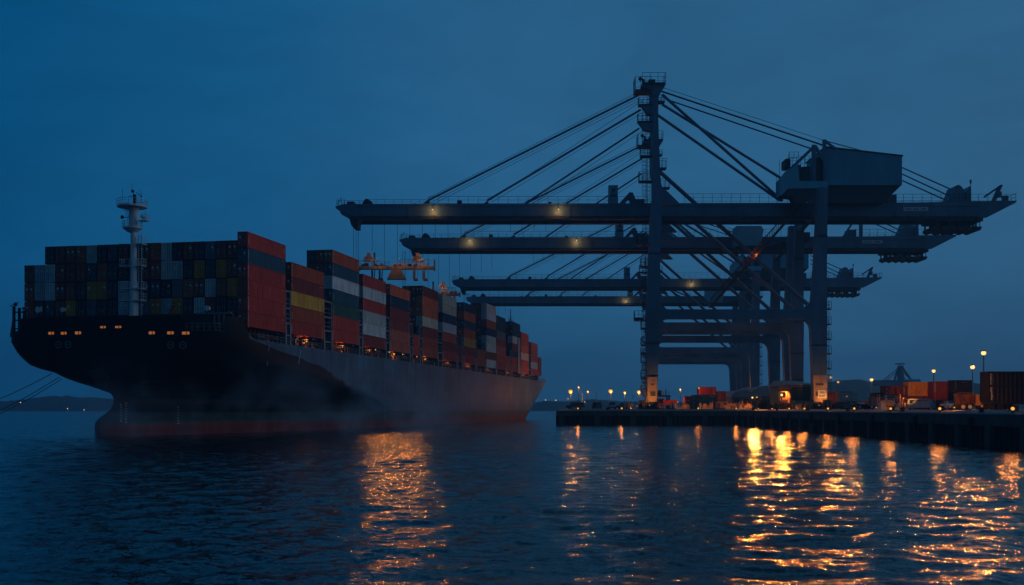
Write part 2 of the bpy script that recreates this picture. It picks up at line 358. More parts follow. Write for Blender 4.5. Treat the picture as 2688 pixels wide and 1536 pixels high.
def hull_mat():
    m, nt, b = nodes('hull_paint'); L = nt.links.new
    tc = N(nt,'ShaderNodeTexCoord'); sx = N(nt,'ShaderNodeSeparateXYZ'); L(tc.outputs['Object'], sx.inputs[0])
    def math_(op, a, bb=None):
        n = N(nt,'ShaderNodeMath', operation=op)
        for i, v in enumerate((a,bb)):
            if v is None: continue
            if isinstance(v,(int,float)): n.inputs[i].default_value = v
            else: L(v, n.inputs[i])
        return n.outputs[0]
    mp = N(nt,'ShaderNodeMapping'); mp.inputs['Scale'].default_value=(1,1,.13); L(tc.outputs['Object'], mp.inputs[0])
    st = N(nt,'ShaderNodeTexNoise', Scale=.75, Detail=7.0, Roughness=.65); L(mp.outputs[0], st.inputs['Vector'])
    pt = N(nt,'ShaderNodeTexNoise', Scale=.11, Detail=5.0, Roughness=.6); L(tc.outputs['Object'], pt.inputs['Vector'])
    def mix(f, a, c):
        x = N(nt,'ShaderNodeMix', data_type='RGBA')
        L(f, x.inputs[0])
        for i, v in ((6,a),(7,c)):
            if isinstance(v, tuple): x.inputs[i].default_value=(*v,1)
            else: L(v, x.inputs[i])
        return x.outputs[2]
    # black bow paint; its diagonal sweep aft puts the flare's shade into the colour
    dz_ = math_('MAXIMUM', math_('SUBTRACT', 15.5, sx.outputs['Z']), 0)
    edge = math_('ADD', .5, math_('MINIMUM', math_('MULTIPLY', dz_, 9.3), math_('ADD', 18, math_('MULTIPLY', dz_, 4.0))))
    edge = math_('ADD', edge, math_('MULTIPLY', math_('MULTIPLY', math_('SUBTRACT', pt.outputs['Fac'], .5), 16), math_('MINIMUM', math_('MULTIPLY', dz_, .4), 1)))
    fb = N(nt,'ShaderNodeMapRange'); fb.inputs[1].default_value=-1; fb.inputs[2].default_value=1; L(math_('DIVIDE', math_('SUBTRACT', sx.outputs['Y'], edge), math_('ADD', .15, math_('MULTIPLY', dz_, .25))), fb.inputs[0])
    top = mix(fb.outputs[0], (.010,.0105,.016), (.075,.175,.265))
    # waterline bands, slightly ragged with growth
    zz = math_('ADD', sx.outputs['Z'], math_('MULTIPLY', math_('SUBTRACT', st.outputs['Fac'], .5), .5))
    f1 = N(nt,'ShaderNodeMapRange'); f1.inputs[1].default_value=3.55; f1.inputs[2].default_value=3.75; L(zz, f1.inputs[0])
    f2 = N(nt,'ShaderNodeMapRange'); f2.inputs[1].default_value=1.75; f2.inputs[2].default_value=1.95; L(zz, f2.inputs[0])
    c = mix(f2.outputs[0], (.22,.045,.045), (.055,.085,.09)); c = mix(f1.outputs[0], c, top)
    # runs of rust and dirt
    rp = N(nt,'ShaderNodeMapRange'); rp.inputs[1].default_value=.30; rp.inputs[2].default_value=.72; rp.inputs[3].default_value=.55; rp.inputs[4].default_value=1.25; L(st.outputs['Fac'], rp.inputs[0])
    r2 = N(nt,'ShaderNodeMapRange'); r2.inputs[1].default_value=.35; r2.inputs[2].default_value=.65; r2.inputs[3].default_value=.7; r2.inputs[4].default_value=1.15; L(pt.outputs['Fac'], r2.inputs[0])
    mx = N(nt,'ShaderNodeMix', data_type='RGBA', blend_type='MULTIPLY'); mx.inputs[0].default_value=1; L(c, mx.inputs[6]); L(math_('MULTIPLY', rp.outputs[0], r2.outputs[0]), mx.inputs[7])
    r3 = N(nt,'ShaderNodeMapRange'); r3.inputs[1].default_value=.62; r3.inputs[2].default_value=.75; r3.inputs[4].default_value=.28; L(st.outputs['Fac'], r3.inputs[0])
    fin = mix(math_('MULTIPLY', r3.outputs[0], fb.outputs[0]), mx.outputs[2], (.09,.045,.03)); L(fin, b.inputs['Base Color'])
    # welded plate seams
    sv = N(nt,'ShaderNodeCombineXYZ'); L(sx.outputs['Y'], sv.inputs[0]); L(sx.outputs['Z'], sv.inputs[1])
    bk = N(nt,'ShaderNodeTexBrick'); bk.inputs['Scale'].default_value=1; bk.inputs['Mortar Size'].default_value=.045; bk.inputs['Brick Width'].default_value=9.5; bk.inputs['Row Height'].default_value=2.45; bk.inputs['Mortar Smooth'].default_value=.6
    bk.inputs['Color1'].default_value=(1,1,1,1); bk.inputs['Color2'].default_value=(.86,.87,.9,1); bk.inputs['Mortar'].default_value=(.55,.55,.58,1); L(sv.outputs[0], bk.inputs['Vector'])
    fm = N(nt,'ShaderNodeMix', data_type='RGBA', blend_type='MULTIPLY'); fm.inputs[0].default_value=1; L(fin, fm.inputs[6]); L(bk.outputs['Color'], fm.inputs[7]); L(fm.outputs[2], b.inputs['Base Color'])
    b.inputs['Roughness'].default_value=.55; b.inputs['Specular IOR Level'].default_value=.12
    # plates: slightly dished between frames
    bm = N(nt,'ShaderNodeBump'); bm.inputs['Strength'].default_value=.25; bm.inputs['Distance'].default_value=.25
    wv = N(nt,'ShaderNodeTexNoise', Scale=.35, Detail=2.0); L(mp.outputs[0], wv.inputs['Vector']); L(wv.outputs['Fac'], bm.inputs['Height']); L(bm.outputs[0], b.inputs['Normal'])
    return m
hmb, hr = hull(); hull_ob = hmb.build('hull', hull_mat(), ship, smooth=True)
hull_bvh = BVHTree.FromPolygons([SM @ Vector(v) for v in hmb.v], hmb.f)
def on_hull(x, y):
    """point of the hull that the photograph shows at pixel (x, y), in ship coordinates, with the normal"""
    d = Vector(((x-CX)/F, 1, (HY-y)/F)).normalized(); h = hull_bvh.ray_cast(Vector((0,0,EYE)), d)
    if h[0] is None: return None
    inv = SM.inverted(); n = (inv.to_3x3() @ h[1]).normalized(); dl = inv.to_3x3() @ d
    return inv @ h[0], (-n if n.dot(dl) > 0 else n)
def frame_at(p, n):
    x = Vector((0,0,1)).cross(n).normalized(); u = n.cross(x).normalized()
    return Matrix.Translation(p) @ Matrix((x,n,u)).transposed().to_4x4()
# decks
mb = MB()
mb.face([(w*.985,s,14.9) for w,s in ring(15)]); mb.build('main_deck', M['deck'], ship)
mb = MB()
mb.face([(w*.985,s+.15,15.9) for w,s in ring(15) if s < 1.5]); mb.build('forecastle_deck', M['deck'], ship)
mb = MB(); mb.box(-18.2,18.2,2.0,268,14.95,17.35)
for i in range(0,150): mb.box(18.2,18.45,2.2+i*1.77,2.34+i*1.77,15,17.3)
mb.build('hatch_coaming', M['dark'], ship)
# mooring openings that show a lit deck
for x, y, wd, ht in ((135,875,1.15,.52),(168,875,1.15,.52),(205.5,874,1.2,.55),(271,859,1.1,.42),(311,858.6,1.2,.42),(399,874,1.15,.55),(448,874,1.2,.55),(488,874.6,1.3,.55)):
    h = on_hull(x,y)
    if not h: continue
    p, n = h; T = frame_at(p,n); mb = MB()
    poly = [(-wd/2+.12,-ht/2),(wd/2-.12,-ht/2),(wd/2,-ht/4),(wd/2,ht/4),(wd/2-.12,ht/2),(-wd/2+.12,ht/2),(-wd/2,ht/4),(-wd/2,-ht/4)]
    mb.prism(poly,.0,.05); o = mb.build('mooring_opening', M['window'], ship); o.matrix_local = T
    mb = MB(); k = len(poly)
    for i in range(k):
        a, b2 = poly[i], poly[(i+1)%k]; mb.beam((a[0],.06,a[1]),(b2[0],.06,b2[1]),.09)
    mb.beam((wd*.12,.07,-ht/2),(wd*.05,.07,ht/2),.10)
    mb.build('opening_rim', M['dark'], o)
for x, y in ((154,905),(179.5,905),(448.5,906),(480,906)):
    h = on_hull(x,y)
    if not h: continue
    p, n = h; mb = MB()
    k = 24
    for i in range(k):
        a, c = 2*math.pi*i/k, 2*math.pi*(i+1)/k
        mb.tube((.5*math.cos(a),.06,.5*math.sin(a)),(.5*math.cos(c),.06,.5*math.sin(c)),.09,6)
    mb.mi=1; mb.prism([(.46*math.cos(2*math.pi*i/k),.46*math.sin(2*math.pi*i/k)) for i in range(k)],-.02,.03)
    mb.mi=0; mb.beam((-.25,.06,.1),(.25,.06,-.05),.1)
    o = mb.build('hawse_pipe', [M['grey'],M['black']], ship); o.matrix_local = frame_at(p,n)
for x, y in ((263,988),(393,1008)):
    h = on_hull(x,y)
    if not h: continue
    p, n = h; mb = MB()
    mb.prism([(-1.6,1.0),(1.4,1.5),(1.7,-.3),(.5,-1.5),(-.7,-1.3)],-.05,.5); mb.prism([(-.9,.4),(.8,.6),(.3,-.9),(-.3,-.9)],.5,.85)
    o = mb.build('anchor_pocket', M['black'], ship); o.matrix_local = frame_at(p,n)
mb = MB()
for x, y0, y1 in ((318,1064,1112),(331,1060,1112),(468,1070,1118),(1010,1066,1108),(1290,1060,1092)):
    y = y0
    while y < y1:
        h = on_hull(x,y)
        if h:
            T = frame_at(h[0]+h[1]*.03,h[1])
            for u0,u1,v0,v1 in ((-.16,.16,-.04,.04),(-.16,-.08,.04,.2),(.06,.16,.04,.14)): mb.face([T @ Vector(c) for c in ((u0,0,v0),(u1,0,v0),(u1,0,v1),(u0,0,v1))])
        y += 7
mb.build('draft_marks', M['mark'], ship)
# lashing bridges in the gaps between the bays
GAPS = [(14.9,17.3),(32.8,37.1),(52.3,54.7),(69.9,72.9),(88.2,90.6),(96.6,98.9),(113.4,118.2),(132.8,134.8),(139.6,141.6),(155.8,158),(168.6,170.8),(184.8,185.8),(200,201.2),(209.6,211.9),(226,227.4),(243,248),(262.5,264.4)]
for i, (a, b2) in enumerate(GAPS):
    mb = MB(); c = (a+b2)/2; d = max(.5,(b2-a)/2-.25)
    for s in (c-d, c+d):
        mb.box(19.0,20.15,s-.28,s+.28,14.9,19.2); mb.box(19.35,20.05,s-.18,s+.18,19.2,25.0)
        for w in (-18,-12,-6,0,6,12,17): mb.box(w-.2,w+.2,s-.15,s+.15,14.9,25.0)
    for z in (15.1,16.9,19.0,21.6,24.6):
        mb.box(19.1,20.05,c-d,c+d,z,z+.3); mb.box(-19,19.1,c-d*.9,c+d*.9,z+.05,z+.2)
    for z in (20.0,20.8,22.6,23.4): mb.beam((19.9,c-d,z),(19.9,c+d,z),.1)
    mb.build('lashing_bridge', M['grey'], ship)
# side passage under the outer stacks: rail, pipes, boxes
mb = MB(); rng = random.Random(5)
mb.rail([(19.95,4,15.35),(19.95,266,15.35)],1.15,1.55,.045)
mb.build('side_railing', M['grey'], ship)
mb = MB()
for i in range(210):
    s = rng.uniform(3,264); w = 18.55+rng.random()*.5; h = rng.choice([.5,.9,1.3,1.9]); mb.mi = rng.choice([0,0,1,2])
    if rng.random() < .6: mb.box(w,w+.35,s,s+rng.choice([.15,.3,.6,1.0]),15,15+h)
    else: mb.tube((w+.3,s,15+h),(w+.3,s+rng.uniform(1,5),15+h),.07,6)
mb.mi=0; mb.tube((18.75,3,16.5),(18.75,266,16.5),.1,6)
mb.build('deck_fittings', [M['rust'],M['grey'],M['tanpaint']], ship)
DECK_LAMPS = [(26.0,16.6,.30),(44.5,16.6,.24),(61,16.7,.16),(78,16.7,.26),(92,16.7,.15),(104,16.7,.2),(126,16.7,.15),(150,16.7,.15),(176,16.7,.15),(206,16.7,.15),(236,16.7,.15)]
for s, z, r in DECK_LAMPS:
    mb = MB(); mb.ball((19.4,s,z),r*.5,10,6); o = mb.build('deck_lamp', M['lamp'], ship); lamp_light(o,(19.4,s-.35,z),330*r,.06)
    mb = MB(); mb.beam((18.4,s,z+r+.05),(19.7,s,z+r+.05),.12); mb.build('lamp_bracket', M['grey'], o)
for s in (60.5,70.0,80.0,91.5):  # added lamps on the ship's side, only to make the glitter column below
    z = 16.9; mb = MB(); mb.ball((20.9,s,z),.12,10,6); o = mb.build('added_floodlight', M['lamp'], ship)
    mb = MB(); mb.beam((19.6,s,z+.3),(21,s,z+.3),.12); mb.lathe((20.9,s,z+.1),[(.22,0),(.1,.15)],10); mb.build('lamp_hood', M['black'], o)
    lamp_light(o,(21.3,s-.2,z),1150,.22,aim=(-8,70,0),half=16,blend=1.0)
# foremast
mx, my = 3.1, -5.0
def zy(y): return EYE+(HY-y)/16.56
def wx(x): return mx+(x-351)/16.9
mast = MB(); mast.lathe((mx,my,0), [(.72,15.9),(.66,zy(800)),(.62,zy(745)),(.46,zy(735)),(.45,zy(612)),(.5,zy(612)+.05),(.55,zy(605)),(.62,zy(601)),(.68,zy(585)),(.74,zy(570)),(.70,zy(556)),(.95,zy(547)),(.95,zy(545))], 24)
mast = mast.build('foremast', M['white'], ship, smooth=True)
for y, x0, x1, r in ((601,322,374,1.5),(544,307,386,2.3)):
    mb = MB(); c = (wx((x0+x1)/2),my,zy(y)); mb.lathe(c, [(.7,-.55),(r*.95,0),(r,.02),(r,.18)] if y > 560 else [(.8,-.12),(r,-.05),(r,.18)], 16)
    pts = [(c[0]+r*math.cos(t*math.pi/5),c[1]+r*math.sin(t*math.pi/5),c[2]+.15) for t in range(11)]
    mb.rail(pts,1.0,1.5,.035); mb.build('mast_platform', M['white'], mast)
for y, x0, x1 in ((698,363,381),(758,321,381),(789,316,381),(641,363,383),(699,316,345)):
    mb = MB(); mb.box(wx(x0),wx(x1),my-.75,my+.75,zy(y)-.12,zy(y)); mb.rail([(wx(x1),my+.7,zy(y)),(wx(x1),my-.7,zy(y)),(wx(x0),my-.7,zy(y)),(wx(x0),my+.7,zy(y))],1.05,.8,.035)
    mb.build('mast_platform', M['white'], mast)
mb = MB(); mb.ladder((wx(371),my-.1,16.2),(wx(371),my-.1,zy(612)),.6,.06,.4); mb.ladder((wx(341),my-.3,zy(600)),(wx(341),my-.3,zy(545)),.5,.05,.35); mb.build('mast_ladder', M['white'], mast)
mb = MB()
for x, y0, y1, r in ((318,539,494,.035),(326,539,515,.03),(346,505,481,.03),(370,539,499,.035),(375,539,507,.05),(350,539,500,.05)): mb.tube((wx(x),my,zy(y0)),(wx(x),my,zy(y1)),r,6)
mb.beam((wx(359),my,zy(505)),(wx(375),my,zy(519)),.07); mb.beam((wx(337),my,zy(515)),(wx(352),my,zy(515)),.08)
mb.box(wx(351),wx(357.5),my-.2,my+.2,zy(539),zy(511)); mb.ball((wx(348.5),my,zy(502)),.26,10,7)
mb.build('antenna', M['crane_dark'], mast)
mb = MB(); mb.beam((wx(343),my,zy(570)),(wx(321),my,zy(570)),.1); mb.tube((wx(317),my-.1,zy(569)),(wx(322),my-.1,zy(570)),.32,10,.2); mb.beam((wx(321),my,zy(552)),(wx(342),my,zy(549)),.07); mb.tube((wx(327),my,zy(566)),(wx(330),my,zy(552)),.04,5); mb.build('mast_lamp_arm', M['black'], mast)
mb = MB(); mb.box(wx(368),wx(394),my-.5,my+.5,zy(580)-.15,zy(580)); mb.rail([(wx(380),my-.45,zy(580)),(wx(394),my-.45,zy(580)),(wx(394),my+.45,zy(580))],.9,.5,.03); mb.tube((wx(377),my-.2,zy(568)),(wx(384),my-.2,zy(575)),.28,8); mb.tube((wx(379),my,zy(580)),(wx(379),my,zy(555)),.04); mb.tube((wx(386),my,zy(580)),(wx(386),my,zy(555)),.05); mb.build('mast_balcony', M['white'], mast)
# searchlights and gear at the forecastle
for x, y, r, w in ((103.6,814,.5,-14.2),(169,814,.4,-10.3),(546.7,810,.42,14.6)):
    # on the forecastle rail, standing 2 m ahead of the first stack
    s = -5.6; p = SM @ Vector((w,s,0))
    w = w+((x-CX)/F*p.y-p.x)/.9797; z = EYE+(HY-y)/F*p.y
    mb = MB(); mb.mi=0; mb.tube((w,s-.3,z),(w,s+.35,z),r,16,r*.75); mb.mi=1; mb.beam((w,s,z-r),(w,s,15.9),.14); mb.beam((w-r,s,z-r*.9),(w+r,s,z-r*.9),.12)
    mb.build('searchlight', [M['white'],M['dark']], ship)
mb = MB()
for w, z1 in ((-18.3,20.9),(-17.3,20.6),(-16.4,20.2)):
    mb.box(w-.16,w+.16,-5.2,-4.8,15.9,z1)
for z in (17.2,18.6,19.9): mb.beam((-18.5,-5,z),(-16.2,-5,z),.2)
mb.beam((-18.9,-5,15.9),(-18.3,-5,19.5),.2); mb.ball((-18.0,-5,21.2),.32,8,6); mb.ball((-16.6,-5,20.5),.22,8,6); mb.beam((-19,-5,20.9),(-17.4,-5,21.5),.1)
mb.build('fairlead_frame', M['dark'], ship)
mb = MB()
for w in (13.6,15.8):
    mb.tube((w,-5.2,16.6),(w+1.5,-5.2,16.6),.55,14); mb.tube((w-.1,-5.2,16.6),(w+.05,-5.2,16.6),.8,14); mb.tube((w+1.45,-5.2,16.6),(w+1.6,-5.2,16.6),.8,14)
mb.beam((14,-5,16),(15,-5,18.4),.18); mb.beam((16,-5,16),(15,-5,18.4),.18)
mb.build('mooring_winch', M['dark'], ship)
mb = MB(); mb.rail([(13.2,-6.9,16.2),(17.6,-5.9,16.2),(19.4,-3.2,16.2)],1.3,.9,.05)
for w in (16.6,17.4,18.2): mb.box(w-.07,w+.07,-4.4,-4.2,15.9,19.2)
mb.beam((13.5,-4.3,19.2),(19.5,-4.3,19.2),.25); mb.build('mooring_rail', M['grey'], ship)
mb = MB(); mb.box(-15.5,19.2,-3.4,-3.0,15.9,19.3); mb.box(-15.8,-2,-5.6,-5.3,18.6,18.9); mb.box(5,12.4,-5.6,-5.3,18.6,18.9); mb.build('breakwater', M['dark'], ship)
for w in (9.3,):
    mb = MB(); mb.beam((w,-5.5,18.4),(w+1.1,-5.5,20.4),.35); mb.ball((w+1.2,-5.5,20.8),.2,8,6); mb.build('davit', M['rust'], ship)
# aft mast above the far stacks
mb = MB(); mz = lambda y: EYE+(HY-y)/F*388
a0 = SM.inverted() @ P(1340,870,388)
for r, z0, z1 in ((.35,30,mz(838)),(.15,mz(838),mz(812))): mb.tube((a0.x,a0.y,z0),(a0.x,a0.y,z1),r,8)
for y, hw in ((862,1.6),(852,2.2),(845,1.4)): mb.beam((a0.x-hw,a0.y,mz(y)),(a0.x+hw,a0.y,mz(y)),.3)
for dx in (-.9,.8): mb.tube((a0.x+dx,a0.y,mz(862)),(a0.x+dx*.6,a0.y,mz(830)),.1,6)
mb.box(a0.x-3,a0.x+3,a0.y-1,a0.y+3,17,30); mb.build('aft_mast', M['grey'], ship)
# pilot ropes on the port bow
for x0,y0,x1,y1 in ((705,905,700,958),(788,918,782,955)):
    h = on_hull(x0,y0); g = on_hull(x1,y1)
    if h and g: mb = MB(); mb.tube(h[0]+h[1]*.12,g[0]+g[1]*.12,.05,6); mb.build('hanging_line', M['mark'], ship)
# rail at the stern
mb = MB(); mb.rail([(20,270,15.4),(20,281,15.4),(8,284,15.4)],1.2,1.5,.05); mb.build('stern_railing', M['grey'], ship)
# mooring ropes (things of their own)
for i, (x, y, x2, y2, Y2, txt) in enumerate(((136,981,-220,1105,150,'dark mooring rope leaving the bow highest, sloping down to the left'),(156,990,-190,1140,148,'middle mooring rope from the black bow, just above the lowest one'),(162,995,-200,1155,146,'lowest mooring rope from the black bow, sloping down to the left'))):
    h = on_hull(x,y)
    a = SM @ h[0] if h else P(x,y,166); b2 = P(x2,y2,Y2); mb = MB(); pr = None
    for k in range(17):
        t = k/16; p = a.lerp(b2,t); p.z -= 1.1*math.sin(math.pi*t)
        if pr is not None: mb.tube(pr,p,.055,6)
        pr = p
    o = mb.build('mooring_rope', M['rope'], origin=a); tag(o, txt, 'rope', 'mooring ropes at the bow')

# ------------------------------------------------------------------ containers
C = dict(brass=(.62,.20,.018), ink=(.008,.020,.048), red=(.47,.050,.040), maroon=(.24,.036,.036), rust=(.44,.082,.036), orange=(.62,.115,.045), teal=(.018,.085,.130), navy=(.012,.040,.090), white=(.52,.555,.57),
         ochre=(.60,.31,.045), green=(.02,.10,.085), cream=(.55,.47,.38), salmon=(.47,.110,.075), grey=(.36,.43,.48), dkred=(.24,.05,.035), slate=(.11,.12,.17), pink=(.62,.48,.46), black=(.015,.015,.02))
WORD = dict(brass='yellow', ink='navy blue', red='red', maroon='maroon', rust='rust red', orange='orange red', teal='teal blue', navy='navy blue', white='white', ochre='yellow', green='green', cream='cream', salmon='pale red', grey='pale grey', dkred='dark red', slate='slate grey', pink='pinkish white', black='near black')
ORD = ['zeroth','first','second','third','fourth','fifth','sixth','seventh','eighth','ninth','tenth','eleventh','twelfth','thirteenth','fourteenth','fifteenth','sixteenth']
def text_col(mb, x, y, z, n, horiz, sgn, rng, s=.23):
    """a run of painted characters on a side wall at plane x, one small upright patch per stroke"""
    for i in range(n):
        dz, dy = (0, i*s*1.3) if horiz else (-i*s*1.35, 0)
        if rng.random() < .14: continue
        a, b2 = y+dy, z+dz
        mb.face([(x,a,b2),(x,a+s*.3,b2),(x,a+s*.3,b2+s),(x,a,b2+s)]); mb.face([(x,a+s*.5,b2),(x,a+s*.9,b2),(x,a+s*.9,b2+s*.3),(x,a+s*.5,b2+s*.3)])
        if rng.random() < .6: mb.face([(x,a+s*.5,b2+s*.7),(x,a+s*.9,b2+s*.7),(x,a+s*.9,b2+s),(x,a+s*.5,b2+s)])
def cont_mesh(w, l, h, seed):
    mb = MB(); rng = random.Random(seed); e = .09
    for x in (-w/2, w/2-.12):
        for y in (0, l-.14): mb.box(x,x+.12,y,y+.14,0,h)
        mb.box(x,x+.12,.14,l-.14,0,.15); mb.box(x,x+.12,.14,l-.14,h-.12,h)
    for y in (0,l-.14): mb.box(-w/2+.12,w/2-.12,y,y+.14,0,.16); mb.box(-w/2+.12,w/2-.12,y,y+.14,h-.13,h)
    mb.box(-w/2+.12,w/2-.12,.06,l-.02,.10,h-.03)
    n = max(8,int(l/.6)); st = (l-.28)/n; prof = []
    for i in range(n):
        y = .14+i*st; prof += [(y,0.035),(y+st*.32,0.035),(y+st*.42,.09),(y+st*.88,.09)]
    prof.append((l-.14,.035))
    for sg in (-1,1):
        for (y0,d0),(y1,d1) in zip(prof,prof[1:]):
            x0, x1 = sg*(w/2-d0), sg*(w/2-d1); mb.face([(x0,y0,.15),(x1,y1,.15),(x1,y1,h-.12),(x0,y0,h-.12)])
    mb.mi = 1
    k = seed % 4; x = w/2-.02
    if k in (0,1,3): text_col(mb,x,.32,h-.5,rng.randint(6,9),False,1,rng)
    if k in (0,2): text_col(mb,x,l-.75,h-.5,rng.randint(5,9),False,1,rng)
    if k == 2: text_col(mb,x,.4,h*.55,4,False,1,rng,.22)
    if k in (1,3): text_col(mb,x,l-1.9,h-.45,7,True,1,rng,.14)
    return mb.mesh('container_body',[M['cont'],M['mark']])
def door_mesh(w, h, seed):
    mb = MB(); rng = random.Random(seed); W = w/2-.08; H = h-.3
    mb.box(0,W,-.05,0,0,H)
    for z in (.28,.5,.72): mb.box(.05,W-.05,-.062,-.05,H*z,H*z+.05)
    mb.mi = 1
    for x in (W*.28,W*.72):
        mb.beam((x,-.09,.03),(x,-.09,H-.03),.045)
        for z in (.08,.4,.9): mb.box(x-.06,x+.06,-.11,-.05,H*z-.04,H*z+.04)
        mb.box(x-.02,x+.22,-.12,-.09,H*.36,H*.36+.05)
    mb.mi = 2
    for _ in range(rng.randint(3,7)):
        x = rng.uniform(.05,W-.3); z = rng.uniform(.15,.92)*H; a = rng.uniform(.05,.26); b2 = rng.choice([.04,.06,.09])
        mb.face([(x,-.066,z),(x+a,-.066,z),(x+a,-.066,z+b2),(x,-.066,z+b2)])
    if seed % 3 == 0: mb.face([(W*.2,-.066,H*.62),(W*.75,-.066,H*.62),(W*.75,-.066,H*.74),(W*.2,-.066,H*.74)])
    return mb.mesh('container_door',[M['cont'],M['rod'],M['mark']])
_cm, _dm = {}, {}
crng = random.Random(11)
def container(color, w, l, h, matrix, label, group, doors=True, name='shipping_container'):
    v = crng.randrange(8); k = (w,l,h,v)
    if k not in _cm: _cm[k] = cont_mesh(w,l,h,v)
    o = bpy.data.objects.new(name, _cm[k]); col.objects.link(o); o.matrix_world = matrix
    c = C[color]; j = crng.uniform(.86,1.14); j *= 1.15; o.color = (c[0]*j,c[1]*j*crng.uniform(.95,1.05),c[2]*j*crng.uniform(.93,1.07),1)
    tag(o, label, 'shipping container', group)
    if doors:
        for s in (0,1):
            v = crng.randrange(9); k = (w,h,v)
            if k not in _dm: _dm[k] = door_mesh(w,h,v)
            d = bpy.data.objects.new('door', _dm[k]); col.objects.link(d); d.parent = o; d.location = (-w/2+.08 if s == 0 else .005, .02, .15); d.color = o.color
    return o
def on_ship(w, s, z): return SM @ Matrix.Translation((w,s,z))
# front stack across the bow: 20 columns of 4 tiers (left two lower)
GRID = ['-- -- ink dkred dkred rust white ink navy maroon maroon dkred rust white ink dkred navy slate dkred maroon',
        'dkred grey white dkred maroon dkred navy rust navy black slate maroon red white white ink brass navy brass dkred',
        'rust grey white maroon dkred ink brass brass ink white ink ink navy ink slate rust dkred white dkred brass',
        'red ink navy dkred brass ink slate ink ink grey ink slate brass grey brass ink white dkred ink ink']
PITCH = 1.785; HF = 3.03
TIER = ['top','upper middle','lower middle','lowest']
for t, row in enumerate(GRID):
    for c, k in enumerate(row.split()):
        if k == '--': continue
        w = 17.42-(19-c)*1.931
        side = f'{ORD[c+1]} column from the left' if c < 10 else f'{ORD[20-c]} column left of the tall corner'
        dz = random.Random(c).choice([0,0,.0,.09,-.05]) if t == 0 else 0
        container(k, 1.83, 13.0, 2.93, on_ship(w, .2, 19.25+(3-t)*HF+dz*.4), f'{WORD[k]} container facing the bow, {TIER[t]} tier, {side}', 'containers stacked on the ship')
mb = MB()
for i in range(13): mb.box(-20+i*3.1,-19.6+i*3.1,.5,12,17.2,19.2)
mb.box(-20.2,18.3,.4,13,18.9,19.2); mb.box(-18.8,18.6,1.2,1.5,17,19.2); mb.build('bow_hatch_cover', M['dark'], ship)
# outer port stacks, bow to stern, colours from the bottom tier up
BAYS = [(0,14.9,'red red red red teal red',[]),(17.3,15.5,'red rust ochre maroon rust',[]),(37.1,15.2,'red red green teal white teal rust',[(2,4),(2,5),(2,6)]),(54.7,15.2,'maroon white white red white red',[]),
        (72.9,15.3,'salmon salmon maroon maroon navy orange',[]),(90.8,5.6,'red red',[]),(98.9,14.5,'rust rust maroon cream orange orange maroon',[(2,2),(2,3),(2,4),(2,5),(2,6)]),(118.2,14.6,'red maroon rust white navy cream cream',[(1,6)]),
        (135,4.4,'maroon maroon',[]),(141.6,14.2,'red maroon ochre rust navy orange navy',[(1,k) for k in range(2,7)]),(158.2,10.2,'rust rust',[]),(170.8,14,'white maroon white white navy rust white pink',[(2,k) for k in range(2,8)]),
        (185.9,14.1,'red red salmon maroon slate navy navy',[]),(201.4,8.1,'rust rust',[]),(211.9,14.1,'rust red navy maroon white navy navy',[(1,k) for k in range(2,7)]),
        (227.6,15.2,'salmon rust cream salmon rust rust',[]),(248,14.4,'red white rust salmon salmon',[(1,4)]),(264.6,6.5,'maroon maroon maroon',[])]
HS = 2.535
full = 0
for b, (s, L, cs, inner) in enumerate(BAYS):
    cs = cs.split(); n = len(cs); short = n <= 3 and L < 12
    if not short: full += 1
    where = (f'in the tall corner stack at the bow' if b == 0 else f'in the low stack before the {ORD[full+1]} tall stack' if short and b < 17 else 'in the last low stack at the stern' if short else f'in the {ORD[full]} tall side stack from the bow')
    def tiername(t): return 'top tier' if t == n-1 else 'bottom tier' if t == 0 else f'{ORD[t+1]} tier up'
    for t, k in enumerate(cs):
        container(k, 1.75, L, 2.49, on_ship(BEAM-.05-.875, s, 17.42+t*HS), f'{WORD[k]} container, {tiername(t)}, {where}', 'containers stacked on the ship', doors=True)
    for cols, t in inner:
        for j in range(1,cols+1):
            k = crng.choice(['dkred','maroon','navy','rust','dkred']) if (t+j)%3 else 'dkred'
            side = {1:'second row',2:'third row',3:'fourth row',4:'fifth row'}[j]
            container(k, 1.75, L, 2.49, on_ship(BEAM-.05-.875-1.79*j, s, 17.42+t*HS), f'{WORD[k]} container, {tiername(t)}, {side} of the {ORD[full]} tall side stack', 'containers stacked on the ship', doors=True)
# ------------------------------------------------------------------ gantry cranes
# local frame: x to the right, y away from the quay edge, origin on the quay at the near waterside corner
CR0 = Vector((37.28,285,0)); DEPTH, SKEW = 43.0, 5.62
def q(x, y, Y=285.0):
    p = P(x,y,Y); return (p.x-CR0.x, p.z)
def q3(x, y, Y=285.0):
    p = P(x,y,Y); return Vector((p.x-CR0.x, Y-285.0, p.z))
def poly(pts, Y=285.0): return [q(x,y,Y) for x,y in pts]
LEG_W = [(1698,1060),(1695,830),(1698,760),(1704,640),(1706,575),(1708,540),(1736,540),(1735,580),(1732,640),(1730,793),(1735,806),(1735,846),(1730,856),(1722,1060)]
PYLON = [(1711,540),(1711,480),(1711,252),(1725,252),(1726,300),(1729,400),(1733,480),(1736,492),(1745,500),(1786,540)]
LEG_L = [(2134,1060),(2127,880),(2129,812),(2129,785),(2136,700),(2143,560),(2146,495),(2170,495),(2169,540),(2167,700),(2168,830),(2166,1060)]
ARC = [(2098+28*math.sin(t*math.pi/12),866-28*math.cos(t*math.pi/12)) for t in range(0,7)]
BEAM_P = [(1735,800),(1742,809),(1750,813),(2105,813),(2116,803),(2129,790),(2129,880)]+list(reversed(ARC))+[(1750,838),(1740,842),(1735,850)]
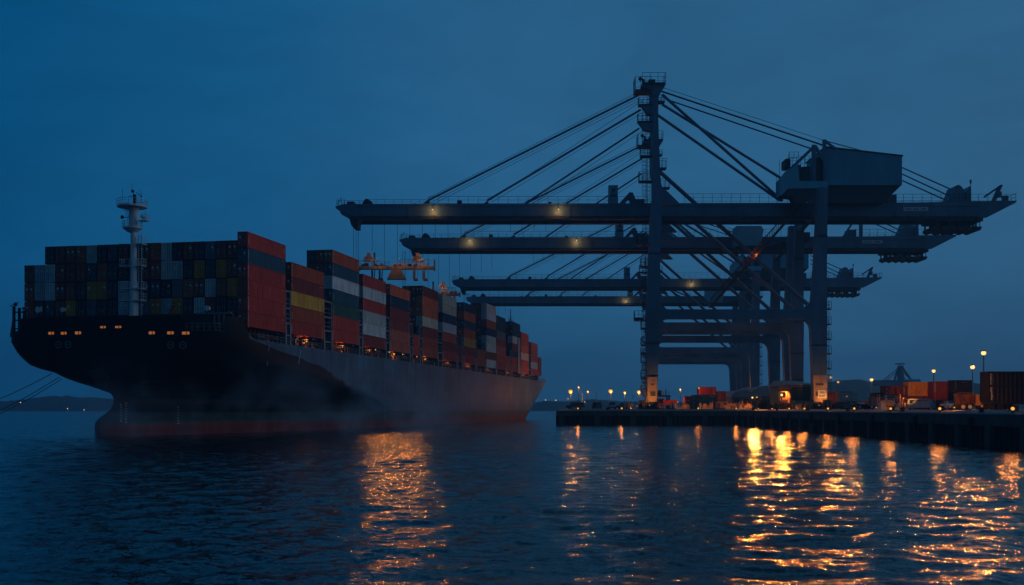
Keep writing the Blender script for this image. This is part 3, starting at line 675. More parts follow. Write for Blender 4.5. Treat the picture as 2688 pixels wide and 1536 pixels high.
def platform(parent, x0, x1, y, Y, h=2.3, dep=2.4, name='platform', mt=None):
    a, z = q(x0,y,Y); b2, _ = q(x1,y,Y); y0 = Y-285-dep/2; mb = MB()
    mb.box(a,b2,y0,y0+dep,z-.35,z); mb.rail([(b2,y0,z),(a,y0,z),(a,y0+dep,z),(b2,y0+dep,z)],h,1.1,.06)
    return mb.build(name, mt or M['crane_dark'], parent)
def crane(k, label, house='rear', right_from=None, backreach=True, lamps=(), spreader=True, hook=True, stair=True, tip=0):
    o = empty('gantry_crane', (.1308*285*k, 285*k, 0), label, 'gantry crane', 'gantry cranes along the quay')
    def frame(v):
        Y = 285.0; th = 1.3 if v == 0 else 1.1
        def add(name, polys, m=M['crane'], t=th):
            mb = MB()
            for pl in polys: mb.prism([(x+SKEW*v/DEPTH, z) for x, z in pl], v-t, v+t)
            return mb.build(name, m, o)
        add('leg',[poly(LEG_W)]+[poly([(a-1.2,y),(b+1.2,y),(b+1.2,y+3.2),(a-1.2,y+3.2)]) for a,b,y in ((1696,1731,900),(1697,1727,985),(1702,1733,665))]); add('leg',[poly(LEG_L)]+[poly([(a-1.2,y),(b+1.2,y),(b+1.2,y+3.2),(a-1.2,y+3.2)]) for a,b,y in ((2128,2168,905),(2131,2167,985),(2140,2168,620))]); add('pylon',[poly(PYLON)], t=th*.97); add('portal_beam',[poly(BEAM_P)], t=th*.9)
    frame(0.0); frame(DEPTH)
    S = lambda v: Vector((SKEW*v/DEPTH, v, 0))
    # braces
    for (x0,y0,x1,y1,Yb,r) in ((1722,442,2122,801,313,.62),(1722,495,2082,812,327,.6)):
        a, b2 = q3(x0,y0,Yb), q3(x1,y1,Yb); mb = MB(); mb.tube(a, b2, r, 12); mb.build('brace', M['crane'], o, smooth=True)
    # sills, girders between the two frames, bogies
    for x in ((1698+1722)/2, 2150):
        for yy, w in ((1052,1.9),(806,1.6)):
            a = q3(x,yy); a.y = 0; mb = MB(); mb.beam(a+S(1.2), a+S(DEPTH-1.2), w, w*1.3); mb.build('sill_beam', M['crane'], o)
    for x, yy in ((1722,533),(2157,533),(1718,420),(1718,478)):
        a = q3(x,yy); a.y = 0; mb = MB(); mb.beam(a+S(1.2), a+S(DEPTH-1.2), 1.6, 2.0); mb.build('cross_girder', M['crane'], o)
    for x in (1710,2150):
        for v in (0.0,DEPTH):
            a = q3(x,1060); c = Vector((a.x,0,0))+S(v); mb = MB(); mb.box(c.x-1.5,c.x+1.5,v-1.6,v+1.6,5.2,6.0)
            for d in (-3.2,-1.1,1.1,3.2):
                mb.box(c.x-.9,c.x+.9,v+d-.9,v+d+.9,4.7,5.3); mb.mi=1; mb.tube((c.x-.45,v+d,4.55),(c.x+.45,v+d,4.55),.5,12); mb.mi=0
            mb.build('bogie',[M['crane_dark'],M['black']],o)
    mid = S(DEPTH/2)
    # boom: two girders with ties
    BO = [(881+tip,543),(884+tip,549),(905+tip,561),(930+tip,570),(2440,575)]+([(2590,571),(2664,533),(2666,528)] if backreach else [])+[(2400,533),(905+tip,537)]
    if not backreach: BO = [(881+tip,543),(884+tip,549),(905+tip,561),(930+tip,570),(2190,575),(2240,545),(2245,534),(905+tip,537)]
    mb = MB(); g = poly(BO,303)
    for y0 in (17.2,25.2): mb.prism(g, y0, y0+1.5, .0)
    x0, x1, zb = q(930+tip,570,303)[0], q(2560 if backreach else 2190,570,303)[0], q(930,569,303)[1]
    n = int((x1-x0)/7.5)
    for i in range(n+1):
        x = x0+(x1-x0)*i/n; mb.box(x-.35,x+.35,18.7,25.2,zb+.05,zb+.9)
    zt_b = q(905,541,303)[1]
    for i in range(n+1):
        x = x0+(x1-x0)*i/n
        if i % 2 == 0: mb.box(x-.09,x+.09,17.02,17.2,zb+.15,zt_b-.25)
    mb.box(x0,x1,17.0,17.2,zt_b-.2,zt_b-.02); mb.box(x0,x1,17.05,17.2,zb+.02,zb+.16)
    boom = mb.build('boom', M['crane'], o)
    mb = MB()
    for y0 in (17.0,25.0): mb.box(x0,x1,y0,y0+1.9,zb-.75,zb-.05)
    for i in range(n*2+1):
        x = x0+(x1-x0)*i/n/2; mb.box(x-.12,x+.12,16.6,17.0,zb-.9,zb+.1)
    mb.build('trolley_rail', M['crane_dark'], boom)
    mb = MB(); zt = q(905,539,303)[1]; zr = q(2400,533,303)[1]
    xs = [q(x,540,303)[0] for x in (965+tip,1125,1700)]; hh = [1.1,2.2,2.4]
    mb.rail([(q(884+tip,540,303)[0],17.4,zt),(xs[0],17.4,zt)],1.2,2.2,.05); mb.rail([(xs[0],17.4,zt),(xs[1],17.4,zt)],1.5,2.6,.05)
    mb.rail([(xs[1],17.4,zt),(xs[2],17.4,zt)],2.4,2.9,.055,3); mb.build('handrail', M['crane_dark'], boom); mb = MB(); mb.rail([(xs[1],26,zt),(xs[2],26,zt)],2.0,2.9,.05)
    xr = [q(x,533,303)[0] for x in ((1795,2140,2345,2480,2664) if backreach else (1795,2140,2200,2220,2244))]
    mb.build('handrail', M['crane_dark'], boom); mb = MB(); mb.rail([(xr[0],17.4,zr),(xr[1],17.4,zr)],2.5,2.6,.055,3); mb.build('handrail', M['crane_dark'], boom); mb = MB(); mb.rail([(xr[2],17.4,zr),(xr[4],17.4,zr)],2.4,2.6,.055,3)
    mb.rail([(xr[4],17.4,zr),(xr[4],26,zr)],2.6,2.6,.06); mb.rail([(xr[2],26,zr),(xr[4],26,zr)],2.2,2.6,.05)
    mb.build('handrail', M['crane_dark'], boom)
    # boom furniture
    mb = MB()
    for x0_, x1_, yt, sh in ((948+tip,980+tip,522,1),(1012,1020,537,0),(1085,1092,534,0),(1200,1212,526,0),(1440,1448,530,0)):
        a, za = q(x0_,541,303); b2, zb2 = q(x1_,yt,303)
        if sh: mb.prism([(a,za),(a+.6,zb2-.8),(a+1.2,zb2),(a+1.9,zb2),(b2-.4,za+1.2),(b2,za)],18,24)
        else: mb.box(a,b2,18,20,za,zb2)
    mb.build('sheave_housing', M['crane_dark'], boom)
    mb = MB()
    for x in (889+tip,897+tip,905+tip): a, z = q(x,541,303); mb.beam((a,18,z),(a-.2,18,z+2.2),.12)
    mb.beam((q(884+tip,541,303)[0],18,zt),(q(897+tip,520,303)[0],18,zt+2.2),.12); a, z = q(920+tip,541,303); mb.box(a-1,a+1,18,25,z,z+1.3)
    mb.build('boom_tip_gear', M['crane_dark'], boom)
    for x0_, x1_, yt in ((1095,1126,519),(1253,1281,524),(1365,1381,532)):
        mb = MB(); a, z = q(x0_,541,303); b2, z2 = q(x1_,yt,303)
        mb.prism([(a,z),(b2-.4,z2),(b2,z2-.2),(b2+.1,z)],20.4,21.2); mb.box(a+.5,b2-.3,18.6,25.2,z-.5,z+.35)
        mb.build('stay_lug', M['crane'], boom)
    if hook:
        mb = MB(); a, z = q(918+tip,570,303); b2, z2 = q(938+tip,595,303); mb.prism([(a-.3,z),(a+.4,z2+.4),(a+.9,z2),(b2,z2),(b2,z2+1.2),(b2+.4,z)],18.4,25); mb.build('sheave_block', M['crane_dark'], boom)
    # cabin box and winch frame on the boom close to the pylon
    mb = MB(); a, z = q(1598,541,303); b2, z2 = q(1622,486,303); mb.mi=0; mb.box(a,b2,18,20.2,z,z2); mb.mi=1; mb.box(a+.9,b2-.8,17.93,18,z2-2.1,z2-.9); mb.box(a+.5,b2-.4,17.93,18,z2-3.4,z2-2.6)
    mb.build('electrical_cabinet',[M['house'],M['glass']],boom)
    mb = MB(); pts = [q3(1625,540,303),q3(1657,506,303),q3(1672,540,303)]
    for y0 in (18.5,24.0):
        f = [Vector((p.x,y0,p.z)) for p in pts]; mb.beam(f[0],f[1],.9,.9); mb.beam(f[1],f[2],.9,.9); mb.beam(f[0]+Vector((.5,0,.4)),f[2]+Vector((0,0,.4)),.5,.5)
    a, z = q(1676,541,303); mb.box(a-1,a+1.8,18,22,z,z+2.0); mb.build('winch_frame', M['crane'], boom)
    # pylon head and platforms
    a = q3(1718,262); a.y=0; mb = MB()
    mb.prism(poly([(1682,232),(1684,225),(1690,221),(1738,221),(1741,232),(1733,246),(1728,255),(1710,255),(1708,242),(1698,236)]), -1.5, 3.0)
    mb.prism(poly([(1707,224),(1734,224),(1730,250),(1711,250)]), 3.0, DEPTH+1.4, SKEW*(DEPTH-1.6)/DEPTH)
    mb.build('pylon_head', M['crane'], o)
    ph = [(1682,250,-.4),]
    mb = MB(); x0_, z = q(1666,240); x1_, z1 = q(1745,222)
    mb.box(x0_,x0_+4.4,-2,3,z-.3,z); mb.rail([(x0_+4.2,-2,z),(x0_,-2,z),(x0_,3,z)],3.4,1.2,.06,3)
    mb.box(q(1684,222)[0],x1_,-2,3,z1-.3,z1); mb.rail([(q(1684,222)[0],-2,z1),(x1_,-2,z1),(x1_,3,z1)],2.6,2.1,.06,3)
    mb.box(q(1702,222)[0],q(1719,222)[0],-1,1.5,z1,z1+1.1); mb.tube((q(1689,222)[0],0,z1),(q(1689,222)[0],0,z1+1.4),.4,8); mb.ball((q(1681,210)[0],0,z1+1.5),.55,8,6)
    mb.build('head_platform', M['crane_dark'], o)
    for x0_, x1_, y, hh_ in ((1676,1711,276,1.8),(1674,1711,320,2.0),(1681,1711,410,2.3),(1677,1711,476,2.4),(1726,1744,268,1.5),(1728,1748,442,2.4),(1733,1757,493,2.2),(1672,1708,640,2.2),(1682,1706,700,2.2),(1684,1706,757,2.2)):
        if k == 1.0 or x0_ > 1711 or y > 480: platform(o,x0_,x1_,y,285,hh_)
    mb = MB()
    for (x0_,y0_,x1_,y1_,y2_) in ((1683,278,1711,277,300),(1675,322,1711,320,342)): mb.prism(poly([(x0_,y0_),(x1_,y1_),(x1_,y2_+6),(x0_+14,y2_)]),-1,1)
    if k == 1.0: mb.build('stay_bracket', M['crane'], o)
    mb = MB(); mb.ladder(q3(1690,545),q3(1690,280),.9,.09,1.1); mb.ladder(q3(1702,545),q3(1702,250),.8,.09,1.1); mb.ladder(q3(1688,1045),q3(1690,580),.8,.09,1.1)
    for y in range(600,1040,30): mb.beam(q3(1688,y),q3(1702,y),.1)
    mb.build('ladder', M['crane_dark'], o)
    for y in (862,905,950,992,1030): platform(o,1683,1699,y,285,1.9)
    if house == 'rear':
        mb = MB(); zc = q(1672,840); mb.box(q(1665,840)[0],q(1687,840)[0],-1,1,zc[1]-.3,zc[1]+.6); mb.rail([(q(1687,840)[0],-1,zc[1]),(q(1665,840)[0],-1,zc[1]),(q(1665,840)[0],1,zc[1])],2.4,1,.06,3); mb.beam(q3(1685,820),q3(1700,790),.15); mb.build('access_cage', M['crane_dark'], o)
    # ladder stack on the landside leg
    mb = MB(); mb.ladder(q3(2172,1040),q3(2172,790),.9,.09,1.1); mb.build('ladder', M['crane_dark'], o)
    for y in (811,851,890,928,967,1003): platform(o,2167,2179,y,285,1.9)
    # forestays
    def stay(name, p0, p1, r, m=M['crane'], n=10, Y=306.0):
        mb = MB()
        a, b2 = q3(*p0,Y), q3(*p1,Y); mb.tube(a, b2, r, n)
        return mb.build(name, m, o, smooth=n > 6)
    stay('forestay',(1676,250),(1122,527),.30); stay('forestay',(1682,288),(1278,527),.30); stay('forestay',(1678,337),(1378,535),.27)
    for p0, p1 in (((1668,246),(1122,521)),((1680,256),(1130,532)),((1684,262),(1140,534)),((1690,262),(1284,527)),((1692,292),(1292,530)),((1690,342),(1390,540))): stay('hoist_cable',p0,p1,.06,M['rope'],5)
    RF = right_from or 'full'
    if RF == 'full':
        stay('backstay_tube',(1738,248),(2054,528),.42); stay('backstay_tube',(1738,274),(2063,476),.38); stay('backstay_tube',(1726,302),(2048,527),.40)
        for p0, p1, r in (((1740,230),(2164,369),.07),((1737,240),(2162,382),.24),((1752,262),(2140,394),.2),((2164,369),(2270,398),.13)): stay('backstay_cable',p0,p1,r,M['rope'],6)
    else:
        stay('backstay_tube',(1733,RF),(1850,540),.34); stay('backstay_tube',(1736,RF+6),(1890,540),.34); stay('backstay_cable',(1740,RF-8),(1905,530),.07,M['rope'],5)
    # machinery house
    if house == 'rear':
        mb = MB(); hp = poly([(2167,486),(2167,387),(2200,391),(2368,410),(2368,486)],297); mb.prism(hp,12,31)
        xa, xb = q(2168,400,297)[0], q(2368,400,297)[0]
        for i in range(46):
            x = xa+(xb-xa)*(i+.5)/46; zt_ = q(2167,387.5,297)[1]-(x-xa)/(xb-xa)*(q(0,387,297)[1]-q(0,410,297)[1]); mb.box(x-.11,x+.11,11.88,12,q(0,485,297)[1],zt_-.35)
        h = mb.build('machinery_house', M['house'], o)
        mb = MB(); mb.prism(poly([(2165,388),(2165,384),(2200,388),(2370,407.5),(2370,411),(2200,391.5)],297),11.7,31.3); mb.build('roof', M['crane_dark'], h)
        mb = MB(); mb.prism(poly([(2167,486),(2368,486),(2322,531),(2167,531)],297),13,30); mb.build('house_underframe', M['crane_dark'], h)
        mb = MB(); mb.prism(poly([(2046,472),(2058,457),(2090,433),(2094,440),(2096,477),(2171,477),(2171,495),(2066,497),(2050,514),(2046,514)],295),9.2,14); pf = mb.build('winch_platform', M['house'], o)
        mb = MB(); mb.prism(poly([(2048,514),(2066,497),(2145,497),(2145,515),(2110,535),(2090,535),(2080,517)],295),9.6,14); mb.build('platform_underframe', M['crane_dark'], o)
        mb = MB()
        for x0_,x1_,y0_,y1_ in ((2094,2104,432,477),(2107,2128,437,477),(2141,2164,412,477),(2063,2076,416,438)):
            a, z = q(x0_,y0_,297); b2, z2 = q(x1_,y1_,297); mb.box(a,b2,12.3,17,z2,z)
        mb.rail([q3(2068,436,297),q3(2125,431,297)],2.3,1.2,.07,3)
        for x, y0_, y1_ in ((2070,438,403),(2096,438,398),(2060,470,428),(2046,475,420),(2038,535,465),(2112,440,405)): mb.tube(q3(x,y0_,297),q3(x,y1_,297),.06,5)
        mb.rail([q3(2072,418,297),q3(2096,418,297)],2.0,1.2,.06); mb.build('winch_machinery', M['crane_dark'], o)
        mb = MB()
        for a, b2, w in (((2139,383),(2056,462),.8),((2136,381),(2136,477),1.0),((2139,383),(2164,425),.8),((2164,367),(2164,480),.9),((2164,369),(2192,390),.6)): mb.beam(q3(*a,296.5),q3(*b2,296.5),w,w)
        mb.build('apex_frame', M['crane'], o)
    elif house == 'mid':
        mb = MB(); mb.prism(poly([(1975,562),(1975,500),(2052,500),(2060,512),(2050,562)],296),9,16); h = mb.build('machinery_house', M['house'], o)
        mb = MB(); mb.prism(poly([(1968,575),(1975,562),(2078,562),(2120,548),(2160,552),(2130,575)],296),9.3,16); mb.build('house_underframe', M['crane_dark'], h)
        mb = MB(); a = q3(2368,533,303); mb.beam(a,a+Vector((0,0,9.5)),1.0,1.0); mb.beam(a+Vector((-6,0,0)),a+Vector((0,0,9)),.6,.6); mb.build('apex_frame', M['crane'], o)
        mb = MB(); mb.box(q(2150,540,297)[0],q(2205,540,297)[0],10,17,q(0,545,297)[1],q(0,520,297)[1]); mb.box(q(2160,540,297)[0],q(2185,540,297)[0],11,16,q(0,520,297)[1],q(0,502,297)[1]); mb.build('winch_machinery', M['crane_dark'], o)
    if backreach:
        for p0, p1 in (((2368,440),(2507,502)),((2368,457),(2495,516)),((2368,474),(2486,527))): stay('backstay_cable',p0,p1,.2,M['crane'],8)
        mb = MB()
        mb.prism(poly([(2486,531),(2498,515),(2504,500),(2508,488),(2516,485),(2524,489),(2532,502),(2534,531)],303),18,24)
        mb.build('tail_winch', M['crane'], boom); mb = MB(); mb.prism(poly([(2536,531),(2536,504),(2549,487),(2550,531)],303),18,24); a = q3(2548,487,303); mb.beam(a,a+Vector((0,0,1.4)),.15); mb.box(a.x-.2,a.x+.2,a.y-.2,a.y+.2,a.z+.6,a.z+1.6)
        mb.build('winch_cover', M['crane'], boom); mb = MB(); a, z = q(2341,531,303); mb.box(a-1.4,a+1.4,18,22,z,z+2.2); mb.build('equipment_box', M['crane'], boom)
        mb = MB()
        for a, b2 in (((2584,517),(2628,487)),((2629,486),(2610,528)),((2622,490),(2604,531))): mb.beam(q3(*a,303),q3(*b2,303),.7,.5)
        a = q3(2623,511,303); mb.box(a.x-.5,a.x+.5,a.y-.5,a.y+.5,a.z-.8,a.z+.8); a = q3(2638,520,303); mb.box(a.x-.8,a.x+.8,a.y-.5,a.y+.5,a.z-1.2,a.z+.6); mb.build('tail_davit', M['crane'], boom)
        # festoon: loops of cable hung under the tail
        mb = MB(); rg = random.Random(3)
        xa, z1 = q(2448,576,303); xb, z0 = q(2577,600,303)
        mb.box(xa,xb,17,26.5,z1-.6,z1+.2); n = 38
        for i in range(n+1):
            x = xa+(xb-xa)*i/n; y = rg.choice([17.6,20,23,25.5]); mb.beam((x,y,z1-.3),(x,y,z0),rg.choice([.16,.22,.4]))
        for i in range(6):
            a = xa+(xb-xa)*i/6; b2 = a+(xb-xa)/6*.95; mb.prism([(a,z0+.5),(b2,z0+.5),(b2-.4,z0-.5),(a+1.2,z0-.75),(a+.2,z0-.3)],17.4,25.6)
        mb.build('cable_festoon', M['crane_dark'], boom)
        mb = MB(); mb.mi=1; a, z = q(2369,545,303); b2, z2 = q(2433,555.5,303); mb.box(a,b2,17.05,17.2,z2,z); mb.mi=2; x = a+.7
        rg = random.Random(int(k*10))
        while x < b2-.9:
            wd = rg.choice([.25,.35,.45])
            if x > b2-2.2 or rg.random() < .82: mb.box(x,x+wd,17.0,17.05,z2+.35,z-.35 if x > b2-2.2 else z-.45)
            x += wd+.18
        mb.mi=0; mb.build('name_plate',[M['plate'],M['plate'],M['signink']],boom)
    # stair between the frames, climbing to the boom
    if stair:
        mb = MB(); a, b2 = q3(1866,806,300), q3(2120,520,300); mb.beam(a,b2,.5,.35); a2, b3 = a+Vector((0,2.2,0)), b2+Vector((0,2.2,0)); mb.beam(a2,b3,.5,.35)
        up = Vector((-.0,0,2.3)); mb.beam(a+up,b2+up,.14); mb.beam(a2+up,b3+up,.14); n = 46
        for i in range(n+1):
            p = a.lerp(b2,i/n); mb.beam(p,p+up,.1); p2 = p+Vector((0,2.2,0)); mb.beam(p2,p2+up,.1)
            for t in (0,.5): c = a.lerp(b2,min(1,(i+t)/n)); mb.box(c.x-.4,c.x+.4,c.y,c.y+2.2,c.z-.06,c.z)
        st = mb.build('stairway', M['brown'], o); p = q3(1985,668,299); mb = MB(); mb.ball(p,.14,8,6); sl = mb.build('stair_lamp', M['lamp'], st); lamp_light(sl,p+Vector((0,.4,0)),90,.1)
    # lamps on the boom
    for x, y, Y in lamps:
        p = q3(x,y,Y); mb = MB(); p.y -= .8; mb.ball(p,.17,10,6); l = mb.build('floodlight', M['lamp_boom'], boom); lamp_light(l,p+Vector((0,.35,0)),300,.12,(1,.44,.12))
        mb = MB(); mb.beam(p+Vector((0,0,.25)),p+Vector((0,2.4,.9)),.1); mb.build('lamp_bracket', M['crane_dark'], l)
    # hoist ropes
    mb = MB()
    if hook:
        for x, y1, Y in ((928,694,303),(935,694,303),(941,694,309),(977,660,306),(1009,696,304),(1043,696,308),(1076,690,304),(1109,690,309),(1142.5,640,303),(1176,645,305),(1210,640,307),(1340,610,304),(1370,610,306),(1402,606,306),(1433,606,306)):
            mb.tube(q3(x,578,Y),q3(x,y1,Y),.055,5)
        mb.build('hoist_rope', M['rope'], boom)
    return o
cr1 = crane(1.0,'nearest and tallest gantry crane, full box machinery house high on its back','rear',lamps=((1136,552,300.5),(1466,551,300.5)))
cr2 = crane(1.209,'second gantry crane, seen just below the boom of the nearest one','mid',right_from=440,tip=37,lamps=((1138,545,300.5),(1475,545,300.5)),stair=False)
cr3 = crane(1.618,'third gantry crane, its pale machinery house showing between the near legs','rear',lamps=((1880,555,300.5),),stair=False)
cr4 = crane(1.877,'farthest of the four gantry cranes, lowest boom and no long tail','mid',backreach=False,right_from=470,tip=-60,lamps=((1590,556,300.5),),stair=False,hook=False)
# leg floodlights and notice board on the nearest crane
mb = MB(); a, z = q(2143,1024,285); b2, z2 = q(2165,1045,285); mb.mi=0; mb.box(a,b2,-1.62,-1.45,z2,z); mb.mi=1
for i, (fx,fw,fz) in enumerate(((.2,.55,.72),(.2,.6,.58),(.12,.3,.3),(.46,.4,.3),(.12,.7,.16))): mb.box(a+(b2-a)*fx,a+(b2-a)*(fx+fw),-1.66,-1.62,z2+(z-z2)*fz,z2+(z-z2)*(fz+.08))
mb.build('notice_board',[M['plate'],M['signink']],cr1)

for pl in ([(1699.5,990),(1724.5,990),(1722.6,1060),(1697.4,1060)],[(2131,985),(2168,985),(2166.7,1060),(2133,1060)]):
    mb = MB(); mb.prism(poly(pl),-1.42,1.36); x0_, x1_ = (pl[0][0]+4, pl[1][0]-4); mb.mi=1; a, z = q(x0_+2,1040); b2, z2 = q(x1_-2,1028); mb.box(a,b2,-1.47,-1.42,z,z2); a, z = q(x0_+3,1012); b2, z2 = q(x1_-6,1007); mb.box(a,b2,-1.47,-1.42,z,z2)
    mb.build('leg_casing',[M['casing'],M['crane_dark']],cr1)
# ------------------------------------------------------------------ spreaders
def spreader(cx, x0, x1, yb, Y, label, double, px):
    """lifting frame hung under a boom; px = picture scale helper"""
    a = P(x0,yb,Y); b2 = P(x1,yb,Y); o = empty('container_spreader',(a.x,Y,a.z),label,'spreader','spreaders hanging from the cranes')
    L = b2.x-a.x; s = L/22.7 if double else L/15
    mb = MB(); mb.box(0,L,-1.2,-.7,-.45,.3); mb.box(0,L,.7,1.2,-.45,.3)
    for i in range(9): x = L*i/8; mb.box(x-.15,x+.15,-1.2,1.2,-.5,.2)
    mb.box(-.4,0,-1.3,1.3,-.8,.3); mb.box(L,L+.35,-1.3,1.3,-.8,1.0 if not double else 2.2)
    for x0_ in (.45,.72):
        for y in (-.9,.9):
            mb.beam((L*x0_,y,1.05),(L*(x0_+.22),y,1.05),.14)
            for j in range(5): mb.beam((L*(x0_+.044*j),y,.35),(L*(x0_+.044*(j+1)),y,1.05),.1); mb.beam((L*(x0_+.044*j),y,.35),(L*(x0_+.044*j),y,1.05),.1)
    mb.build('main_frame', M['orange'], o)
    mb = MB(); rg = random.Random(int(x0))
    for i in range(16):
        x = rg.uniform(.3,L-1.2); mb.box(x,x+rg.uniform(.3,1.1),-.8,.8,.35,.35+rg.uniform(.2,.9))
    mb.rail([(.3,-1,.35),(L*.4,-1,.35)],1.3,1.2,.05); mb.rail([(L*.55,-1,1.1),(L*.88,-1,1.1)],1.2,1.2,.05); mb.tube((L*.2,0,.35),(L*.2,0,4.4),.28,8)
    mb.build('frame_machinery', M['crane_dark'], o)
    for f in ((.17,.27,.74,.87) if double else (.2,.72,.86)):
        mb = MB(); x = L*f; d = 1 if f < .5 else -.4
        mb.beam((x,-1,-.6),(x,-1,-3.4),.3); mb.beam((x+.9*d,-1,-.6),(x+.75*d,-1,-3.4),.25); mb.box(x-.25,x+.9,-1.2,1.2,-3.7,-3.1); mb.beam((x,1,-.6),(x,1,-3.4),.3)
        mb.build('corner_flipper', M['crane_dark'] if f < .5 else M['orange'], o)
    if double:
        mb = MB(); x = L*.5; mb.prism([(x-1.2,-.6),(x+1.2,-.6),(x+2.6,-3.0),(x+2.7,-3.4),(x-2.7,-3.4),(x-2.5,-2.9)],-1.1,1.1); mb.build('centre_guide', M['orange'], o)
    for f in ((.12,.78) if double else (.5,)):
        mb = MB(); x = L*f
        for y in (-.8,.8):
            mb.beam((x-1.5,y,2.0),(x+1.9,y,2.0),.28); mb.beam((x-1.2,y,3.0),(x+1.0,y,3.0),.22); mb.beam((x-1.4,y,2.0),(x-.7,y,3.1),.16); mb.beam((x+1.8,y,2.0),(x+.6,y,3.1),.16)
        for d in (-.8,.1,1.0): mb.tube((x+d,-.7,2.5),(x+d,.7,2.5),.38,10)
        mb.box(x-.45,x+.5,-.6,.6,3.1,4.2); mb.beam((x-.6,0,.3),(x-.6,0,2.0),.2); mb.beam((x+.8,0,.3),(x+.8,0,2.0),.2); mb.beam((x-3,0,2.2),(x+4,0,2.2),.1)
        mb.build('head_block', M['orange'], o)
    # working lamps
    for f in ((.25,.55,.85) if double else (.5,)):
        mb = MB(); mb.ball((L*f,-2.6,2.2),.07,8,6); l = mb.build('work_lamp', M['lamp'], o); lamp_light(l,(L*f,-2.9,2.2),150,.1,(1,.50,.18)); mb = MB(); mb.beam((L*f,-2.6,2.32),(L*f,-1,1.3),.08); mb.build('lamp_bracket', M['crane_dark'], l)
    return o
spreader(0,944,1139,703,306,'orange double spreader hanging above the fourth and fifth side stacks',True,1)
spreader(0,1120,1206,773,367,'smaller orange spreader hanging behind the side stacks of the ship',False,1)
# ------------------------------------------------------------------ quay
ZE, ZY = 3.65, 4.08
EDGE = [(20.5,430),(11.7,273),(57.8,273),(52,108),(50.3,55)]
INNER = [(25,430),(16.5,278.5),(63.5,278.5),(58,108),(56.3,55)]
mb = MB()
for (a,b2),(c,d) in zip(zip(EDGE,EDGE[1:]),zip(INNER,INNER[1:])): mb.face([(*a,ZE),(*b2,ZE),(*d,ZY),(*c,ZY)])
mb.face([(25,430,ZY),(16.5,278.5,ZY),(63.5,278.5,ZY),(600,278.5,ZY),(900,640,ZY),(60,640,ZY)]); mb.face([(63.5,278.5,ZY),(58,108,ZY),(600,108,ZY),(600,278.5,ZY)]); mb.face([(58,108,ZY),(56.3,55,ZY),(400,55,ZY),(600,108,ZY)])
mb.face([(20.5,430,ZE),(25,430,ZY),(60,640,ZY),(56,640,ZE)])
o = mb.build('quay_ground', M['concrete']); tag(o,None,None,kind='structure')
wall = empty('quay_wall',(57.8,273,0),'dark quay wall of sheet piling under a concrete cap, along the water','quay wall')
def along(path, step):
    out = []
    for a, b2 in zip(path, path[1:]):
        a = Vector(a); b2 = Vector(b2); n = max(1,int((b2-a).length/step)); d = (b2-a).normalized()
        out += [(a.lerp(b2,i/n), a.lerp(b2,(i+1)/n), d) for i in range(n)]
    return out
def wl(x, y, z): return (x-57.8, y-273, z)
E2 = [Vector(p) for p in EDGE]+[Vector((50.3,55))]
def strip(name, off0, off1, z0, z1, m):
    """a band following the edge, between two offsets out over the water"""
    mb = MB(); pts = [Vector(p) for p in EDGE]; nr = []
    for i, p in enumerate(pts):
        ds = []
        if i > 0: ds.append((p-pts[i-1]).normalized())
        if i < len(pts)-1: ds.append((pts[i+1]-p).normalized())
        ns = [Vector((d.y,-d.x)) for d in ds]
        # outward = to the water side (right of travel direction reversed)
        n_ = sum(ns,Vector((0,0)))
        k = n_.normalized(); nr.append(-k/ max(.3,k.dot(ns[0])))
    A = [p-n_*off0 for p,n_ in zip(pts,nr)]; B = [p-n_*off1 for p,n_ in zip(pts,nr)]
    for i in range(len(pts)-1):
        a,b2,c,d = A[i],A[i+1],B[i+1],B[i]
        mb.hexa([wl(*a,z0),wl(*b2,z0),wl(*c,z0),wl(*d,z0)],[wl(*a,z1),wl(*b2,z1),wl(*c,z1),wl(*d,z1)])
    return mb.build(name, m, wall)
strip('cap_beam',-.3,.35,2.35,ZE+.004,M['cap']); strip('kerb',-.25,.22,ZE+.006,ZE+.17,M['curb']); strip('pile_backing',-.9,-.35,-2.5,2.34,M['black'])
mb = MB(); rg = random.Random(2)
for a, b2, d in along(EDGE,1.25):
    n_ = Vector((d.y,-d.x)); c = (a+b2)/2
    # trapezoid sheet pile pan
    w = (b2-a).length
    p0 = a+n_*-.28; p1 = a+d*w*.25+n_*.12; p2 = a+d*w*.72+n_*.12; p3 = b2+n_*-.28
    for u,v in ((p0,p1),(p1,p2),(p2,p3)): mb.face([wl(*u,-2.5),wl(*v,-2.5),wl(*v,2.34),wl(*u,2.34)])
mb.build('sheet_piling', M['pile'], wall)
for a, b2, d in along(EDGE,8.5):
    n_ = Vector((d.y,-d.x)); mb = MB(); p = a+d*1.0
    c = [p-d*.7+n_*.0, p+d*.7+n_*.0, p+d*.7+n_*.55, p-d*.7+n_*.55]
    mb.hexa([wl(*v,-2.5) for v in c],[wl(*v,2.6) for v in c]); mb.build('fender_pile', M['cap'], wall)
for a, b2, d in along(EDGE[1:],17):
    n_ = Vector((d.y,-d.x)); mb = MB(); p = a+d*6
    c = [p-d*.4+n_*.36, p+d*.4+n_*.36, p+d*.4+n_*.7, p-d*.4+n_*.7]
    mb.hexa([wl(*v,1.6) for v in c],[wl(*v,3.3) for v in c]); mb.build('rubber_fender', M['black'], wall)
for a, b2, d in along(EDGE[1:],27):
    n_ = Vector((d.y,-d.x)); p = (a+d*13)-n_*1.6; mb = MB()
    mb.lathe((0,0,0),[(.45,0),(.34,.12),(.26,.3),(.28,.42),(.42,.5),(.44,.62),(.2,.7)],14)
    o = mb.build('mooring_bollard', M['black'], smooth=True); o.location=(p.x,p.y,ZE+.1); dist=int(p.y)
    tag(o,'dark iron mooring bollard standing behind the kerb of the quay edge','bollard','bollards along the quay edge')
